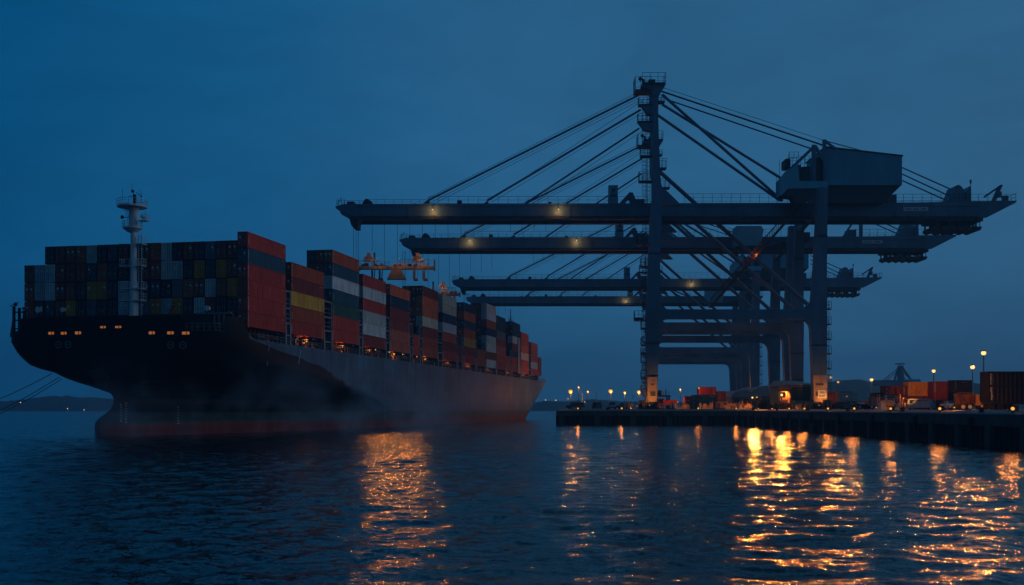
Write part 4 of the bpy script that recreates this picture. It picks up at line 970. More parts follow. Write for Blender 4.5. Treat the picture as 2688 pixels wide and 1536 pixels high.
mb = MB(); a = P(1935,1112,271.9); mb.tube((a.x,a.y,1.0),(a.x,a.y,2.6),.09,6); mb.box(a.x-.2,a.x+.2,a.y-.2,a.y+.1,2.4,2.8); o = mb.build('depth_gauge', M['plate'], origin=(a.x,a.y,1.0)); tag(o,'slim pale gauge post fixed to the quay wall at its corner','gauge post')
# edge lamps: found along the two quay faces
def edge_at(x):
    u = (x-CX)/F
    if x < 1935: return Vector((u*273,273)), Vector((0,-1))
    a, b2 = Vector(EDGE[2]), Vector(EDGE[4]); d = b2-a; t = (u*a.y-a.x)/(d.x-u*d.y); return a+d*t, Vector((-1,.04))
EL = [(1517,.8),(1632,.9),(1833,.9),(1932,.8),(1992,.7),(2028,.75),(2073,.9),(2113,1),(2175,1),(2244,1.05),(2340,1),(2469,1.05),(2661,1.1)]
LBL = ['glowing quay edge lamp nearest the far end of the pier','glowing quay edge lamp under the parked cars, second from the pier end','glowing quay edge lamp below the stack of blue containers','glowing quay edge lamp just before the quay corner','faint quay edge lamp just past the quay corner','quay edge lamp below the grey mounded sheds','quay edge lamp below the bright star light','quay edge lamp below the tan boxes, left of the crane leg','quay edge lamp just right of the near crane leg','quay edge lamp below the dark pickup','quay edge lamp left of the pale van','quay edge lamp between the pale van and the orange truck','nearest quay edge lamp, at the right below the black trailer']
for (x,s),lb in zip(EL,LBL):
    p, n_ = edge_at(x); p = p+n_*.1
    o = empty('edge_lamp',(p.x,p.y,ZE+.17),lb,'quay lamp','lamps along the quay edge')
    mb = MB(); mb.lathe((0,0,0),[(.12,0),(.1,.2),(.14,.24)],8); mb.build('lamp_post', M['crane_dark'], o)
    r = (.24 if x < 1960 else .17)*s; mb = MB(); mb.ball((0,0,.26+r),r,12,8); g = mb.build('lamp_globe', M['lamp'], o); lamp_light(g,(-.1 if x < 1935 else -r*1.2,-r*1.3,.3+r),170 if x < 1935 else 260,.14,aim=(0,0,2.5),half=42)
    # hood: floor, back and roof, open towards the water
    d = (Vector((0,-1)) if x < 1935 else Vector((-.75,-.66))).normalized(); t = Vector((-d.y,d.x)); mb = MB()
    def hp_(f, g, z): v = d*f+t*g; return (v.x,v.y,z)
    for f0,f1,z0,z1 in ((-r*2.2,r*2.6,.18,.24),(-r*2.2,-r*1.6,.24,.3+2.4*r),(-r*2.2,r*1.8,.3+2.4*r,.36+2.4*r)):
        g = r*2.4; mb.hexa([hp_(f0,-g,z0),hp_(f1,-g,z0),hp_(f1,g,z0),hp_(f0,g,z0)],[hp_(f0,-g,z1),hp_(f1,-g,z1),hp_(f1,g,z1),hp_(f0,g,z1)])
    mb.build('lamp_hood', M['black'], o)
# ------------------------------------------------------------------ tall lamps
def lamp_post(x, y, Y, label, r=.42, big=True, style=0):
    r *= .8
    t = P(x,y,Y); o = empty('lamp_post',(t.x,Y,ZY),label,'lamp post','tall lamp posts in the yard'); H = t.z-ZY
    mb = MB(); mb.tube((0,0,0),(0,0,H-.2),.26 if Y < 400 else .16,8,.12); mb.build('pole', M['curb' if Y < 400 else 'crane_dark'], o)
    mb = MB(); k = r*.95; mb.lathe((0,0,H),[(k*.9,r*.72),(k*1.0,r*.8),(k*.5,r*1.15),(.08,r*1.3)],12); mb.beam((0,0,H-r*1.25),(0,0,H-r*.9),r*.9); mb.build('lamp_hood', M['black'], o)
    mb = MB(); mb.ball((0,0,H),r,14,9); g = mb.build('lamp_globe', M['lamp_bright' if Y < 400 else 'lamp'], o)
    if Y < 400: lamp_light(g,(0,-r*1.4,H-r*.5),(6500 if Y < 300 else 15000),.28,aim=(0,20,-8),half=38,blend=.4)
    elif x > 2100: lamp_light(g,(0,-r*1.4,H-r*.5),17000,.3,aim=(0,20,-8),half=13,blend=.6)
    else: lamp_light(g,(0,-r*1.3,H-r*.6),2300,.25)
for x,y,Y,lb,r in ((2582,927,200,'tallest lamp post, rising behind the orange truck',.55),(2553,964,240,'lamp post left of the tallest one, behind the dark red containers',.6),(2451,974,260,'lamp post rising behind the yellow container',.52),(2288,997,330,'thin lamp post between the pickup and the small orange truck cab',.62),(2200,1003,400,'lamp post just right of the near crane landside leg',.5),(2181,991,420,'lamp post close beside the landside leg, slightly higher than its neighbour',.6),
    (1498,1028,400,'bright lamp post near the left end of the pier',.95),(1519,1017,520,'small high lamp post just right of the first bright one',.5),(1543,1028,560,'small lamp post between the two bright ones on the pier',.6),(1603,1027,440,'brightest lamp post on the pier, left of the waterside crane leg',1.05),(1640,1031,480,'lamp post between the brightest one and the crane leg',.75),(1677,1029,430,'lamp post glowing right beside the waterside crane leg',.9),(1786,1022,520,'lone faint lamp post behind the low red buildings',.5)): lamp_post(x,y,Y,lb,r)
for x,y0,y1,Y,lb in ((1528,1033,1060,560,'bare thin mast behind the first parked car'),(1566,1033,1052,600,'bare thin mast behind the second parked car'),(1662,1040,1058,520,'bare thin mast left of the waterside leg')):
    t = P(x,y0,Y); mb = MB(); mb.tube((t.x,Y,ZY),(t.x,Y,t.z),.18,6,.12); mb.box(t.x-.5,t.x+.5,Y-.3,Y+.3,t.z,t.z+.3); o = mb.build('thin_mast', M['curb'], origin=(t.x,Y,ZY)); tag(o,lb,'mast','thin masts behind the parked cars')
# bright floods in the yard
def flood(x, y, Y, r, label, watts=900, aim=None, half=19, base=ZY):
    x_aim = 0
    t = P(x,y,Y); o = empty('floodlight_stand',(t.x,Y,base),label,'floodlight'); H = t.z-base
    back = aim is not None and aim.y > Y
    mb = MB(); mb.tube((0,0,0),(0,0,H-r*.7),.07 if back else .12,8)
    if not back: mb.beam((-.5,.2,H-r-.1),(.5,.2,H-r-.1),.15)
    mb.build('stand', M['crane_dark'], o)
    mb = MB(); k = r*1.7
    if back: mb.lathe((0,0,H+r*.8),[(r*1.3,0),(r*.5,r*.4)],10)
    else: mb.box(-k,k,r*1.2,r*1.45,H-k,H+k); mb.box(-k-.04,-k,-r*3.0,r*1.2,H-k,H+k); mb.box(k,k+.04,-r*3.0,r*1.2,H-k,H+k); mb.box(-k,k,-r*3.0,r*1.2,H+k,H+k+.04)
    mb.build('lamp_housing', M['crane_dark'], o)
    mb = MB(); mb.ball((0,0,H),r*.8,14,9); g = mb.build('lamp_head', M['lamp_bright' if watts > 7000 and not back else 'lamp'], o); lamp_light(g,(0,r*1.2 if back else -r*1.2,H),watts,max(.08,r*.6),aim=aim or (x_aim,0,0),half=half,blend=.6)
flood(2052,1037,279,.40,'brightest floodlight, shining in front of the tan shed',11000)
flood(1975,1044,282,.30,'floodlight at the left foot of the grey mounded sheds',9000)
flood(1987,1043,300,.24,'smaller floodlight just right of the one by the mounded sheds',6500)
flood(2067,1028,284.0,.14,'small lamp under the eave of the tan shed',1100,aim=P(2058,1050,284.9),half=75)
flood(1834,1019,309,.24,'floodlight beside the small red container on the blue stack',70,aim=P(1850,1024,311.5),half=70,base=9.0)
flood(1779,1056,318,.2,'small lamp right of the low red building',1600,aim=P(1755,1060,328),half=70)
flood(2223,1041,360,.2,'small lamp behind the dark pickup',900)
flood(1705,1064,277.5,.13,'small floodlight at the foot of the waterside leg',2600,aim=P(1710,1020,284),half=34)
flood(2150,1064,277.5,.13,'small floodlight at the foot of the landside leg',2600,aim=P(2150,1015,284),half=34)

for x,y,Y,lb,w,tg,hf in ((1672,1066,282,'tiny work lamp low beside the narrow tan cabin',1100,P(1690,1062,300),60),(1800,1068,290,'tiny work lamp before the dark red container end',800,P(1830,1060,310),60),(1905,1068,288,'tiny work lamp before the tan cabin',700,P(1900,1062,305),60),(1960,1068,296,'tiny work lamp before the maroon container by the sheds',800,P(1975,1060,322),60),(2090,1069,270,'tiny work lamp before the long tan block',900,P(2110,1065,277),60),(2190,1069,278,'tiny work lamp right of the landside leg foot',2200,P(2190,1050,300),55),
    (2300,1070,166,'orange work lamp low by the slate blue container',450,P(2325,1050,178),60),(2372,1046,157,'added orange lamp on a short stand just left of the pale van',15000,P(2416,1018,200),8),(2505,1070,137,'orange work lamp low beside the orange truck',2200,P(2545,1045,150),50)):  # the narrow-beam lamp by the van is added to light the yellow container
    flood(x,y,Y,.11,lb,w,aim=tg,half=hf)
# ------------------------------------------------------------------ yard
def yard_box(x0, x1, yt, yb, Y): 
    a, b2 = P(x0,yb,Y), P(x1,yt,Y); return a.x, b2.x, a.z, b2.z
def yard_cont(color, x0, x1, yt, yb, Y, label, side='long', depth=None, z0=None):
    """container whose long (or door) side faces the water, filling the given picture area"""
    xa, xb, za, zb = yard_box(x0,x1,yt,yb,Y)
    if z0 is not None: za = z0
    if side == 'long':
        L, w = xb-xa, depth or 2.5
        Mx = Matrix.Translation((xa,Y+w/2,za)) @ Matrix.Rotation(-R(90),4,'Z')      # local x -> -y : marked side to the water
        return container(color, round(w,2), round(L,2), round(zb-za,2), Mx, label, 'containers in the yard', doors=False)
    w, L = xb-xa, depth or 6.1
    Mx = Matrix.Translation(((xa+xb)/2,Y,za)); return container(color, round(w,2), round(L,2), round(zb-za,2), Mx, label, 'containers in the yard', doors=True)
ZG = ZY+.002
# blue stack near the waterside leg
yard_cont('navy',1818,1882,1052,1075,310,'dark blue container, bottom of the blue stack by the waterside leg',z0=ZG)
yard_cont('teal',1818,1882,1037,1052,310,'blue container on top of the dark blue one by the waterside leg',z0=P(0,1052,310).z+.03)
yard_cont('red',1833,1880,1016,1037,311,'small red container topmost on the blue stack',z0=P(0,1037,310).z+.06)
yard_cont('maroon',1803,1817,1040,1075,316,'dark red container end left of the blue stack','end',z0=ZG)
yard_cont('rust',1883,1906,1027,1053,312,'rust red container with a pale notice, above the tan cabin','end',z0=P(0,1053,312).z+.02)
yard_cont('red',1740,1778,1050,1063,330,'low red container behind the waterside leg, right part')
yard_cont('maroon',1726,1744,1046,1072,334,'maroon container just right of the waterside leg',z0=ZG)
yard_cont('rust',2166,2202,1028,1055,300,'rust red container with white lettering beside the landside leg',z0=P(0,1055,300).z)
yard_cont('maroon',2167,2200,1056,1076,301,'dark container under the rust red one beside the landside leg',z0=ZG)
yard_cont('slate',2297,2357,1041,1066,178,'slate blue container left of the pale van',z0=None)
yard_cont('black',2297,2320,1031,1041,179,'small black container lying on the slate blue one')
yard_cont('dkred',2322,2383,1013,1038,200,'dark red container left of the yellow one, upper tier')
yard_cont('maroon',2357,2384,1038,1073,198,'brown red container end under the dark red one',z0=ZG)
yard_cont('dkred',2384,2450,1040,1073,200,'dark red container under the yellow one, behind the pale van',z0=ZG)
C['amber'] = (.88,.36,.035); WORD['amber'] = 'yellow'
yard_cont('amber',2383,2448,1003,1039,200,'bright yellow container on the upper tier of the yard stack')
yard_cont('dkred',2449,2503,1001,1032,196,'dark red container right of the yellow one, upper tier')
yard_cont('maroon',2449,2503,1032,1073,196,'maroon container below, right of the pale van',z0=ZG)
yard_cont('dkred',2503,2552,998,1030,190,'red container end with white lettering, behind the orange truck')
yard_cont('black',2503,2552,1030,1073,190,'near black container behind the orange truck, lower tier',z0=ZG)
for c,x0,x1,y0,Y,lb in (('rust',1913,1944,1056,318,'rust red container on the quay right of the tan cabin'),('maroon',1946,1984,1052,322,'maroon container below the left grey shed'),('dkred',1994,2040,1050,326,'dark red container below the right grey shed'),('salmon',1998,2026,1041,327,'pale red container on top of the dark red one by the shed'),('navy',2206,2240,1056,330,'navy blue container far behind the dark pickup'),('rust',2258,2292,1053,300,'rust red container behind the small orange truck')):
    yard_cont(c,x0,x1,y0,1074 if y0 > 1045 else 1050,Y,lb,z0=ZG if y0 > 1045 else P(0,1050,326).z+.02)
# pale block behind the low red containers
def shed(name, cat, label, x0, x1, yt, ye, Y, dep, wallm, roofm, roof='flat', parts=()):
    xa, xb, _, ze = yard_box(x0,x1,ye,1075,Y); zt = P(0,yt,Y).z
    o = empty(name,((xa+xb)/2,Y,ZY),label,cat); w = (xb-xa)/2; h = ze-ZY; H = zt-ZY
    mb = MB(); mb.box(-w,w,0,dep,0,h); mb.build('wall', wallm, o)
    mb = MB()
    if roof == 'arch':
        pts = [(-w-.3,h+.005)]+[(-w-.3+(2*w+.6)*i/14, h+(H-h)*math.sin(math.pi*i/14)**.55) for i in range(1,14)]+[(w+.3,h+.005)]; mb.prism(pts,-.3,dep+.3)
    elif roof == 'slope': mb.hexa([(-w-.3,-.4,h+.005),(w+.3,-.4,h+.005),(w+.3,dep,h+.005),(-w-.3,dep,h+.005)],[(-w-.3,-.4,h+.25),(w+.3,-.4,h+.25),(w*.96,dep,H),(-w*.75,dep,H)])
    else: mb.box(-w-.2,w+.2,-.2,dep,h+.005,h+.35)
    mb.build('roof', roofm, o)
    for (n_,fx0,fx1,fz0,fz1,m,off) in parts:
        mb = MB(); mb.box(-w+2*w*fx0,-w+2*w*fx1,-off,-.004,h*fz0,h*fz1); mb.build(n_, m, o)
    return o
shed('warehouse','shed','low grey shed with a rounded roof, left one of the mounded pair',1921,1985,1024,1042,420,30,M['wallgrey'],M['roofgrey'],'arch',[('door',.1,.3,0,.8,M['dark'],.05),('door',.5,.7,0,.8,M['dark'],.05)])
shed('warehouse','shed','larger grey shed with a rounded roof, right one of the mounded pair',1970,2060,1012,1040,445,34,M['wallgrey'],M['roofgrey'],'arch',[('door',.15,.3,0,.8,M['dark'],.05),('door',.6,.8,0,.8,M['dark'],.05)])
shed('shed','shed','tan shed lit by the brightest floodlight, left of the dark building',2044,2076,1015,1019,285,9,M['tanpaint'],M['wallgrey'],'slope',[('door',.3,.7,0,.45,M['rust'],.05),('pillar',.0,.1,0,.95,M['rust'],.2),('pillar',.9,1,0,.95,M['rust'],.2),('beam',0,1,.86,.93,M['rust'],.25)])
shed('dark_building','building','large near black building with a pale sloping roof by the landside leg',2072,2140,994,1011,296,22,M['dark'],M['roofgrey'],'slope',[('gutter',0,1,.93,.97,M['grey'],.2),('window',.2,.32,.5,.6,M['glass'],.06),('window',.55,.7,.5,.6,M['glass'],.06),('door',.75,.9,0,.42,M['glass'],.06)])
shed('tan_block','wall','long low tan concrete block in front of the near landside leg, left part',2083,2133,1054,1055,277,3,M['tanpaint'],M['concrete'],'flat',[('rib',.2,.23,0,1,M['rust'],.15),('rib',.5,.53,0,1,M['rust'],.15),('rib',.8,.83,0,1,M['rust'],.15)])
shed('tan_block','wall','tan concrete block right of the leg foot',2166,2182,1052,1053,277,3,M['rust'],M['concrete'],'flat',[('rib',.3,.4,0,1,M['tanpaint'],.15)])
def cabin(x0, x1, yt, Y, label, m):
    xa, xb, _, zt = yard_box(x0,x1,yt,1075,Y); o = empty('site_cabin',((xa+xb)/2,Y,ZY),label,'site cabin','small cabins on the quay'); w = (xb-xa)/2; h = zt-ZY
    mb = MB(); mb.box(-w,w,0,2.6,.25,h-.15); mb.build('wall', m, o)
    mb = MB(); mb.box(-w-.12,w+.12,-.15,2.75,h-.15,h); mb.build('roof', M['rust'], o)
    mb = MB(); mb.box(w*.1,w*.7,-.05,-.003,h*.52,h*.8); f = mb.build('window', M['glass'], o); mb = MB(); mb.box(w*.06,w*.74,-.09,-.055,h*.48,h*.52); mb.box(w*.06,w*.74,-.09,-.055,h*.8,h*.84); mb.build('window_frame', M['curb'], f)
    mb = MB(); mb.box(-w*.8,-w*.35,-.05,-.003,.25,h*.78); mb.build('door', M['rust'], o)
    mb = MB(); mb.box(-w*.9,w*.9,.2,2.4,0,.25); mb.build('skid', M['dark'], o)
cabin(1881,1910,1053,305,'tan cabin with a dark window right of the blue stack',M['tanpaint'])
cabin(1681,1694,1051,300,'narrow tan cabin left of the waterside leg foot',M['tanpaint'])
cabin(1724,1742,1058,300,'low tan cabin right of the waterside leg foot',M['tanpaint'])
cabin(1762,1778,1058,304,'pale cabin under the low red container',M['whitepaint'])
# straddle carrier beyond the leg
o = empty('straddle_carrier',(*P(1737,1075,345).xy,ZY),'tall thin straddle carrier standing behind the red containers','carrier')
w, H = 2.4, P(0,1032,345).z-ZY
for x in (-w,w):
    for y in (0,5):
        mb = MB(); mb.beam((x,y,.5),(x,y,H-1),.5); mb.mi=1; mb.tube((x-.25,y,.55),(x+.25,y,.55),.55,12); mb.build('leg',[M['crane_dark'],M['black']],o)
mb = MB(); mb.box(-w-.4,w+.4,-.5,5.5,H-1.2,H-.7); mb.box(-w,0,.5,2.2,H-.7,H+.9); mb.rail([(-w,0,H-.7),(w,0,H-.7)],1.1,1,.06); mb.beam((w*.6,1,H-.7),(w*.6,1,H+1.5),.2); mb.build('top_frame', M['crane_dark'], o)
mb = MB(); mb.box(-w-.2,w+.2,1,4,1.2,3.0); mb.build('load', M['tanpaint'], o)

# vehicles: local x forward
def wheel(mb_parent, x, y, r, w, rimm):
    mb = MB(); mb.tube((x,y-w/2,r),(x,y+w/2,r),r,18); t = mb.build('wheel', M['black'], mb_parent)
    mb = MB(); s = 1 if y > 0 else -1; mb.tube((x,y+s*(w/2-.02),r),(x,y+s*(w/2+.03),r),r*.62,14); mb.tube((x,y+s*(w/2+.03),r),(x,y+s*(w/2+.07),r),r*.22,8); mb.build('rim', rimm, t)
PROF = dict(
 van=([(0,.4),(0,1.5),(.08,2.05),(.3,2.2),(4.3,2.22),(4.6,2.12),(5.0,1.35),(5.35,1.15),(5.42,.85),(5.4,.4)], 5.4, .95, [(.35,1.4,.6),(1.5,2.7,.6),(2.8,4.0,.6)], 1.3, 1.95),
 car=([(0,.35),(-.02,.8),(.1,.98),(.6,1.03),(1.15,1.45),(2.6,1.47),(3.35,1.02),(4.2,.86),(4.35,.65),(4.33,.35)], 4.3, .86, [(1.05,1.85,0),(1.95,2.75,0)], 1.05, 1.38),
 suv=([(0,.45),(0,1.1),(.12,1.3),(.3,1.78),(2.9,1.8),(3.5,1.22),(4.45,1.08),(4.55,.8),(4.55,.45)], 4.5, .92, [(.4,1.4,0),(1.5,2.4,0),(2.5,3.0,0)], 1.22, 1.66),
 pickup=([(0,.5),(0,1.15),(.1,1.2),(2.0,1.2),(2.15,1.9),(3.6,1.92),(4.25,1.3),(5.3,1.18),(5.4,.9),(5.4,.5)], 5.4, .95, [(2.3,2.95,0),(3.05,3.6,0)], 1.3, 1.78))
def vehicle(kind, name, cat, label, loc, rz, paint, s=1.0, group=None, lights=False):
    prof, L, hw, wins, w0, w1 = PROF[kind]; o = empty(name, loc, label, cat, group, rz); o.scale = (s,s,s)
    mb = MB(); n = len(prof); inset = lambda z: hw-(.14 if z > 1.25 else 0)
    k = len(mb.v); mb.v += [(x-L/2,-inset(z),z) for x,z in prof]+[(x-L/2,inset(z),z) for x,z in prof]
    mb.f.append(tuple(range(n))); mb.f.append(tuple(reversed(range(n,2*n)))); mb.m += [0,0]
    for i in range(n): j=(i+1)%n; mb.f.append((j,i,n+i,n+j)); mb.m.append(0)
    mb.build('body', paint, o)
    for a, b2, _ in wins:
        for sg in (-1,1):
            mb = MB(); y0 = inset(w0+.1)+.005; y1 = inset(w1)+.005; y0 = max(y0,y1)
            mb.hexa([(a-L/2,sg*y0,w0),(b2-L/2,sg*y0,w0),(b2-L/2,sg*(y0+.02),w0),(a-L/2,sg*(y0+.02),w0)],[(a-L/2+.05,sg*y0,w1),(b2-L/2-.05,sg*y0,w1),(b2-L/2-.05,sg*(y0+.02),w1),(a-L/2+.05,sg*(y0+.02),w1)]); mb.build('window', M['glass'], o)
    # windscreen lies on the sloping front
    top = [p for p in prof if p[1] == max(z for _,z in prof)][-1]; i = prof.index(top); a, b2 = (prof[i], prof[i+1]) if kind != 'van' else (prof[i+1], prof[i+2])
    mb = MB(); d = Vector((b2[0]-a[0],b2[1]-a[1])); nn = Vector((-d.y,d.x)).normalized()*.02; nn = nn if nn.y > 0 else -nn
    p, r = Vector(a)+d*.1+nn, Vector(a)+d*.95+nn
    mb.hexa([(p.x-L/2,-hw+.22,p.y),(r.x-L/2,-hw+.2,r.y),(r.x-L/2,hw-.2,r.y),(p.x-L/2,hw-.22,p.y)],[(p.x+nn.x-L/2,-hw+.22,p.y+nn.y),(r.x+nn.x-L/2,-hw+.2,r.y+nn.y),(r.x+nn.x-L/2,hw-.2,r.y+nn.y),(p.x+nn.x-L/2,hw-.22,p.y+nn.y)]); mb.build('windscreen', M['glass'], o)
    mb = MB(); mb.box(-.03-L/2,-.002-L/2,-hw+.3,hw-.3,w0,w1); mb.build('rear_window', M['glass'], o)
    for x in (.85,L-.95):
        for sg in (-1,1): wheel(o, x-L/2, sg*(hw-.08), .34, .22, M['curb'])
    for sg in (-1,1):
        mb = MB(); mb.box(L/2+.0,L/2+.09,sg*(hw-.3)-.15,sg*(hw-.3)+.15,.68,.86); mb.build('headlight', M['lamp_far'] if lights else M['plate'], o)
        mb = MB(); mb.box(-L/2-.05,-L/2+.01,sg*(hw-.15)-.09,sg*(hw-.15)+.09,.75,1.0); mb.build('tail_light', M['rust'], o)
    mb = MB(); mb.box(L/2-.02,L/2+.12,-hw+.05,hw-.05,.38,.58); mb.box(-L/2-.1,-L/2+.02,-hw+.05,hw-.05,.42,.6); mb.build('bumper', M['dark'], o)
    return o
def ground(x, Y): return ((x-CX)/F*Y, Y, ZY)
vehicle('suv','parked_car','car','dark car parked nearest the end of the pier',ground(1510,282),R(205),M['darkpaint'],1.0,'cars parked at the pier end')
vehicle('van','parked_van','van','dark van parked second from the pier end',ground(1567,284),R(250),M['darkpaint'],.85,'cars parked at the pier end')
vehicle('suv','parked_car','car','dark car facing the water with pale windscreen, third on the pier',ground(1606,284),R(272),M['bluepaint'],1.0,'cars parked at the pier end')
vehicle('suv','parked_car','car','dark car parked closest to the waterside crane leg',ground(1640,285),R(215),M['darkpaint'],.95,'cars parked at the pier end')
vehicle('van','pale_van','van','pale blue grey van standing before the yellow container',ground(2417,168),R(-10),M['bluepaint'],.78)
vehicle('pickup','dark_pickup','pickup','dark pickup truck with white tailed lorry beside it, right of the landside leg',ground(2232,250),R(18),M['darkpaint'],1.0)
vehicle('van','white_lorry','lorry','white cabbed vehicle just behind the dark pickup',ground(2252,262),R(12),M['whitepaint'],.75)
vehicle('car','white_car','car','low white car between the pale van and the orange truck',ground(2494,152),R(-90),M['whitepaint'],.85)
# trucks
def truck(label, loc, rz, s, cabm, load, L=7.0, group=None):
    o = empty('truck', loc, label, 'truck', group, rz); o.scale=(s,s,s)
    mb = MB(); pr = [(0,.75),(0,2.45),(.15,2.6),(1.5,2.6),(1.75,2.45),(2.0,1.6),(2.05,.75)]; mb.prism([(x+L/2-2.1,z) for x,z in pr],-1.15,1.15); cab = mb.build('cab', cabm, o)
    mb = MB(); mb.box(L/2-1.5,L/2-.45,-1.17,-1.152,1.65,2.3); mb.build('window', M['glass'], cab); mb = MB(); mb.box(L/2-1.5,L/2-.45,1.152,1.17,1.65,2.3); mb.build('window', M['glass'], cab)
    mb = MB(); mb.hexa([(L/2-.09,-1,1.66),(L/2-.09,1,1.66),(L/2-.07,1,1.66),(L/2-.07,-1,1.66)],[(L/2-.31,-1,2.38),(L/2-.31,1,2.38),(L/2-.29,1,2.38),(L/2-.29,-1,2.38)]); mb.build('windscreen', M['glass'], cab)
    mb = MB(); mb.box(-L/2,L/2-.1,-.5,.5,.6,.95); mb.box(L/2-.1,L/2+.08,-1.1,1.1,.4,.85); mb.box(-L/2,-L/2+.1,-1.1,1.1,.5,.75); mb.build('chassis', M['dark'], o)
    for sg in (-1,1):
        mb = MB(); mb.box(L/2-.03,L/2+.06,sg*.8-.16,sg*.8+.16,.9,1.1); mb.build('headlight', M['plate'], o)
        for x in (L/2-1.0,-L/2+1.1,-L/2+2.2): wheel(o,x,sg*1.0,.52,.3,M['whitepaint'])
    load(o, L); return o
def load_gear(o, L):
    mb = MB(); rg = random.Random(4)
    for _ in range(26):
        x = rg.uniform(-L/2,L/2-2.6); mb.box(x,x+rg.uniform(.2,1.2),-1.0,1.0,.95,1.1+rg.uniform(.2,1.5))
    for _ in range(14):
        x = rg.uniform(-L/2,L/2-2.6); mb.beam((x,-1.02,1),(x+rg.uniform(-.8,.8),-1.02,2.7),.1)
    mb.rail([(-L/2,-1.1,.95),(L/2-2.3,-1.1,.95)],1.9,1,.06); mb.build('machinery_load', M['rust'], o)
def load_flat(o, L): mb = MB(); mb.box(-L/2,L/2-2.2,-1.15,1.15,.952,1.1); mb.build('flat_bed', M['dark'], o)
truck('orange cabbed truck with a white wheel, loaded with rusty machinery',ground(2548,146),R(-8),.82,M['orange'],load_gear,5.2)
truck('small orange truck cab left of the slate blue container',ground(2280,200),R(-70),.9,M['orange'],load_flat)
# trailer with two black containers at the right
xa, xb, za, zb = yard_box(2594,2760,975,1055,142)
o = empty('container_trailer',((xa+xb)/2,142,ZY),'dark trailer on wheels under the near black containers','trailer')
w = (xb-xa)/2; mb = MB(); mb.box(-w,w,.6,2.1,.75,1.0); mb.build('chassis', M['dark'], o)
for x in (-w+.7,-w+1.9,-w+3.1,w-1,w-2.2):
    for y in (.55,2.0): wheel(o,x,y if y > 1 else y-.0,.46,.3,M['dark'])
mid = (975+1052)/2
yard_cont('black',2594,2760,975,mid,141.5,'near black container with white lettering, upper one at the right edge')
yard_cont('black',2594,2760,mid,1052,141.5,'near black container with white lettering, lower one on the trailer',z0=ZY+1.02)
# clutter along the quay: stacks of gear and timber
rg = random.Random(9)
CL = [(2000,288,'dark heap of gear left of the brightest floodlight'),(2035,284,'dark tangle of machinery under the brightest floodlight'),(1955,300,'pale pallets right of the tan cabin'),(2065,281,'dark rounded machine left of the long tan block'),(1850,296,'pale drums in front of the blue stack'),(1790,300,'small pale gear left of the blue stack'),(2110,272,'low dark gear before the long tan block'),(2352,172,'dark gear left of the pale van'),(2205,255,'dark gear left of the pickup'),(1925,295,'tan pallets beside the tan cabin'),(1700,281,'dark gear at the foot of the waterside leg')]
for x,Y,lb in CL:
    p = ground(x,Y); o = empty('gear_pile',p,lb,'gear','heaps of gear on the quay'); mb = MB(); mb2 = MB(); tan = 'pale' in lb or 'tan ' in lb[:4]
    for _ in range(14):
        a = rg.uniform(-2.4,2.0); h = rg.uniform(.3,1.7); t = mb if rg.random() < .6 else mb2; t.box(a,a+rg.uniform(.2,1.0),rg.uniform(0,.8),rg.uniform(.9,1.8),0,h)
        if rg.random() < .5: t.beam((a,rg.uniform(0,1),0),(a+rg.uniform(-1,1),rg.uniform(0,1),rg.uniform(1,2.6)),.09)
    mb.ball((rg.uniform(-1,1),.8,.8),.8,10,7)
    mb2.box(-1.9,1.9,.3,1.5,.0,.35)
    mb.build('gear', M['tanpaint'] if tan else M['black'], o); mb2.build('scrap', M['rust'] if not tan else M['curb'], o)
# ------------------------------------------------------------------ far crane, sheds, hills
def fp(x,y,Y=900): p = P(x,y,Y); return Vector((p.x,Y,p.z))
o = empty('gantry_crane',(*fp(2363,1040).xy,ZY),'small hazy gantry crane far behind the yard, only its peak showing','gantry crane','gantry cranes along the quay')
def loc_(p): return (p.x-o.location.x,p.y-900,p.z-ZY)
mb = MB(); mb.prism([(loc_(fp(x,y))[0],loc_(fp(x,y))[2]) for x,y in ((2357,1060),(2359,960),(2368,960),(2372,1060))],-3,3); mb.box(loc_(fp(2354,955))[0],loc_(fp(2371,955))[0],-4,4,loc_(fp(0,957))[2],loc_(fp(0,954))[2]); mb.build('pylon', M['crane'], o)
for x0,y0,x1,y1,r in ((2358,965,2343,1015,1.0),(2369,965,2397,1005,1.0),(2356,968,2320,997,.35),(2356,975,2327,998,.35),(2368,975,2392,998,.35),(2369,985,2385,1010,.4)):
    mb = MB(); mb.tube(loc_(fp(x0,y0)),loc_(fp(x1,y1)),r,8); mb.build('stay', M['crane'], o)
mb = MB(); a, b2 = loc_(fp(2295,1013)), loc_(fp(2412,998)); mb.box(a[0],b2[0],-4,4,a[2],b2[2]); mb.build('boom', M['crane'], o)
mb = MB(); a, b2 = loc_(fp(2378,1013)), loc_(fp(2408,999)); mb.box(a[0],b2[0],-6,-4.01,a[2],b2[2]+1); mb.build('machinery_house', M['house'], o)
for x in (2336,2392):
    mb = MB(); a = loc_(fp(x,1012)); mb.box(a[0]-2.2,a[0]+2.2,-2,2,0,a[2]); mb.build('leg', M['crane'], o)
shed('warehouse','shed','far pinkish grey shed right of the landside leg',2204,2238,1028,1030,470,40,M['roofgrey'],M['wallgrey'])
shed('warehouse','shed','far low pale shed behind the pickup',2236,2252,1033,1035,520,30,M['roofgrey'],M['wallgrey'])
hm = mat('hill_woodland', (.035,.05,.035), .9, 0, .4, .01)
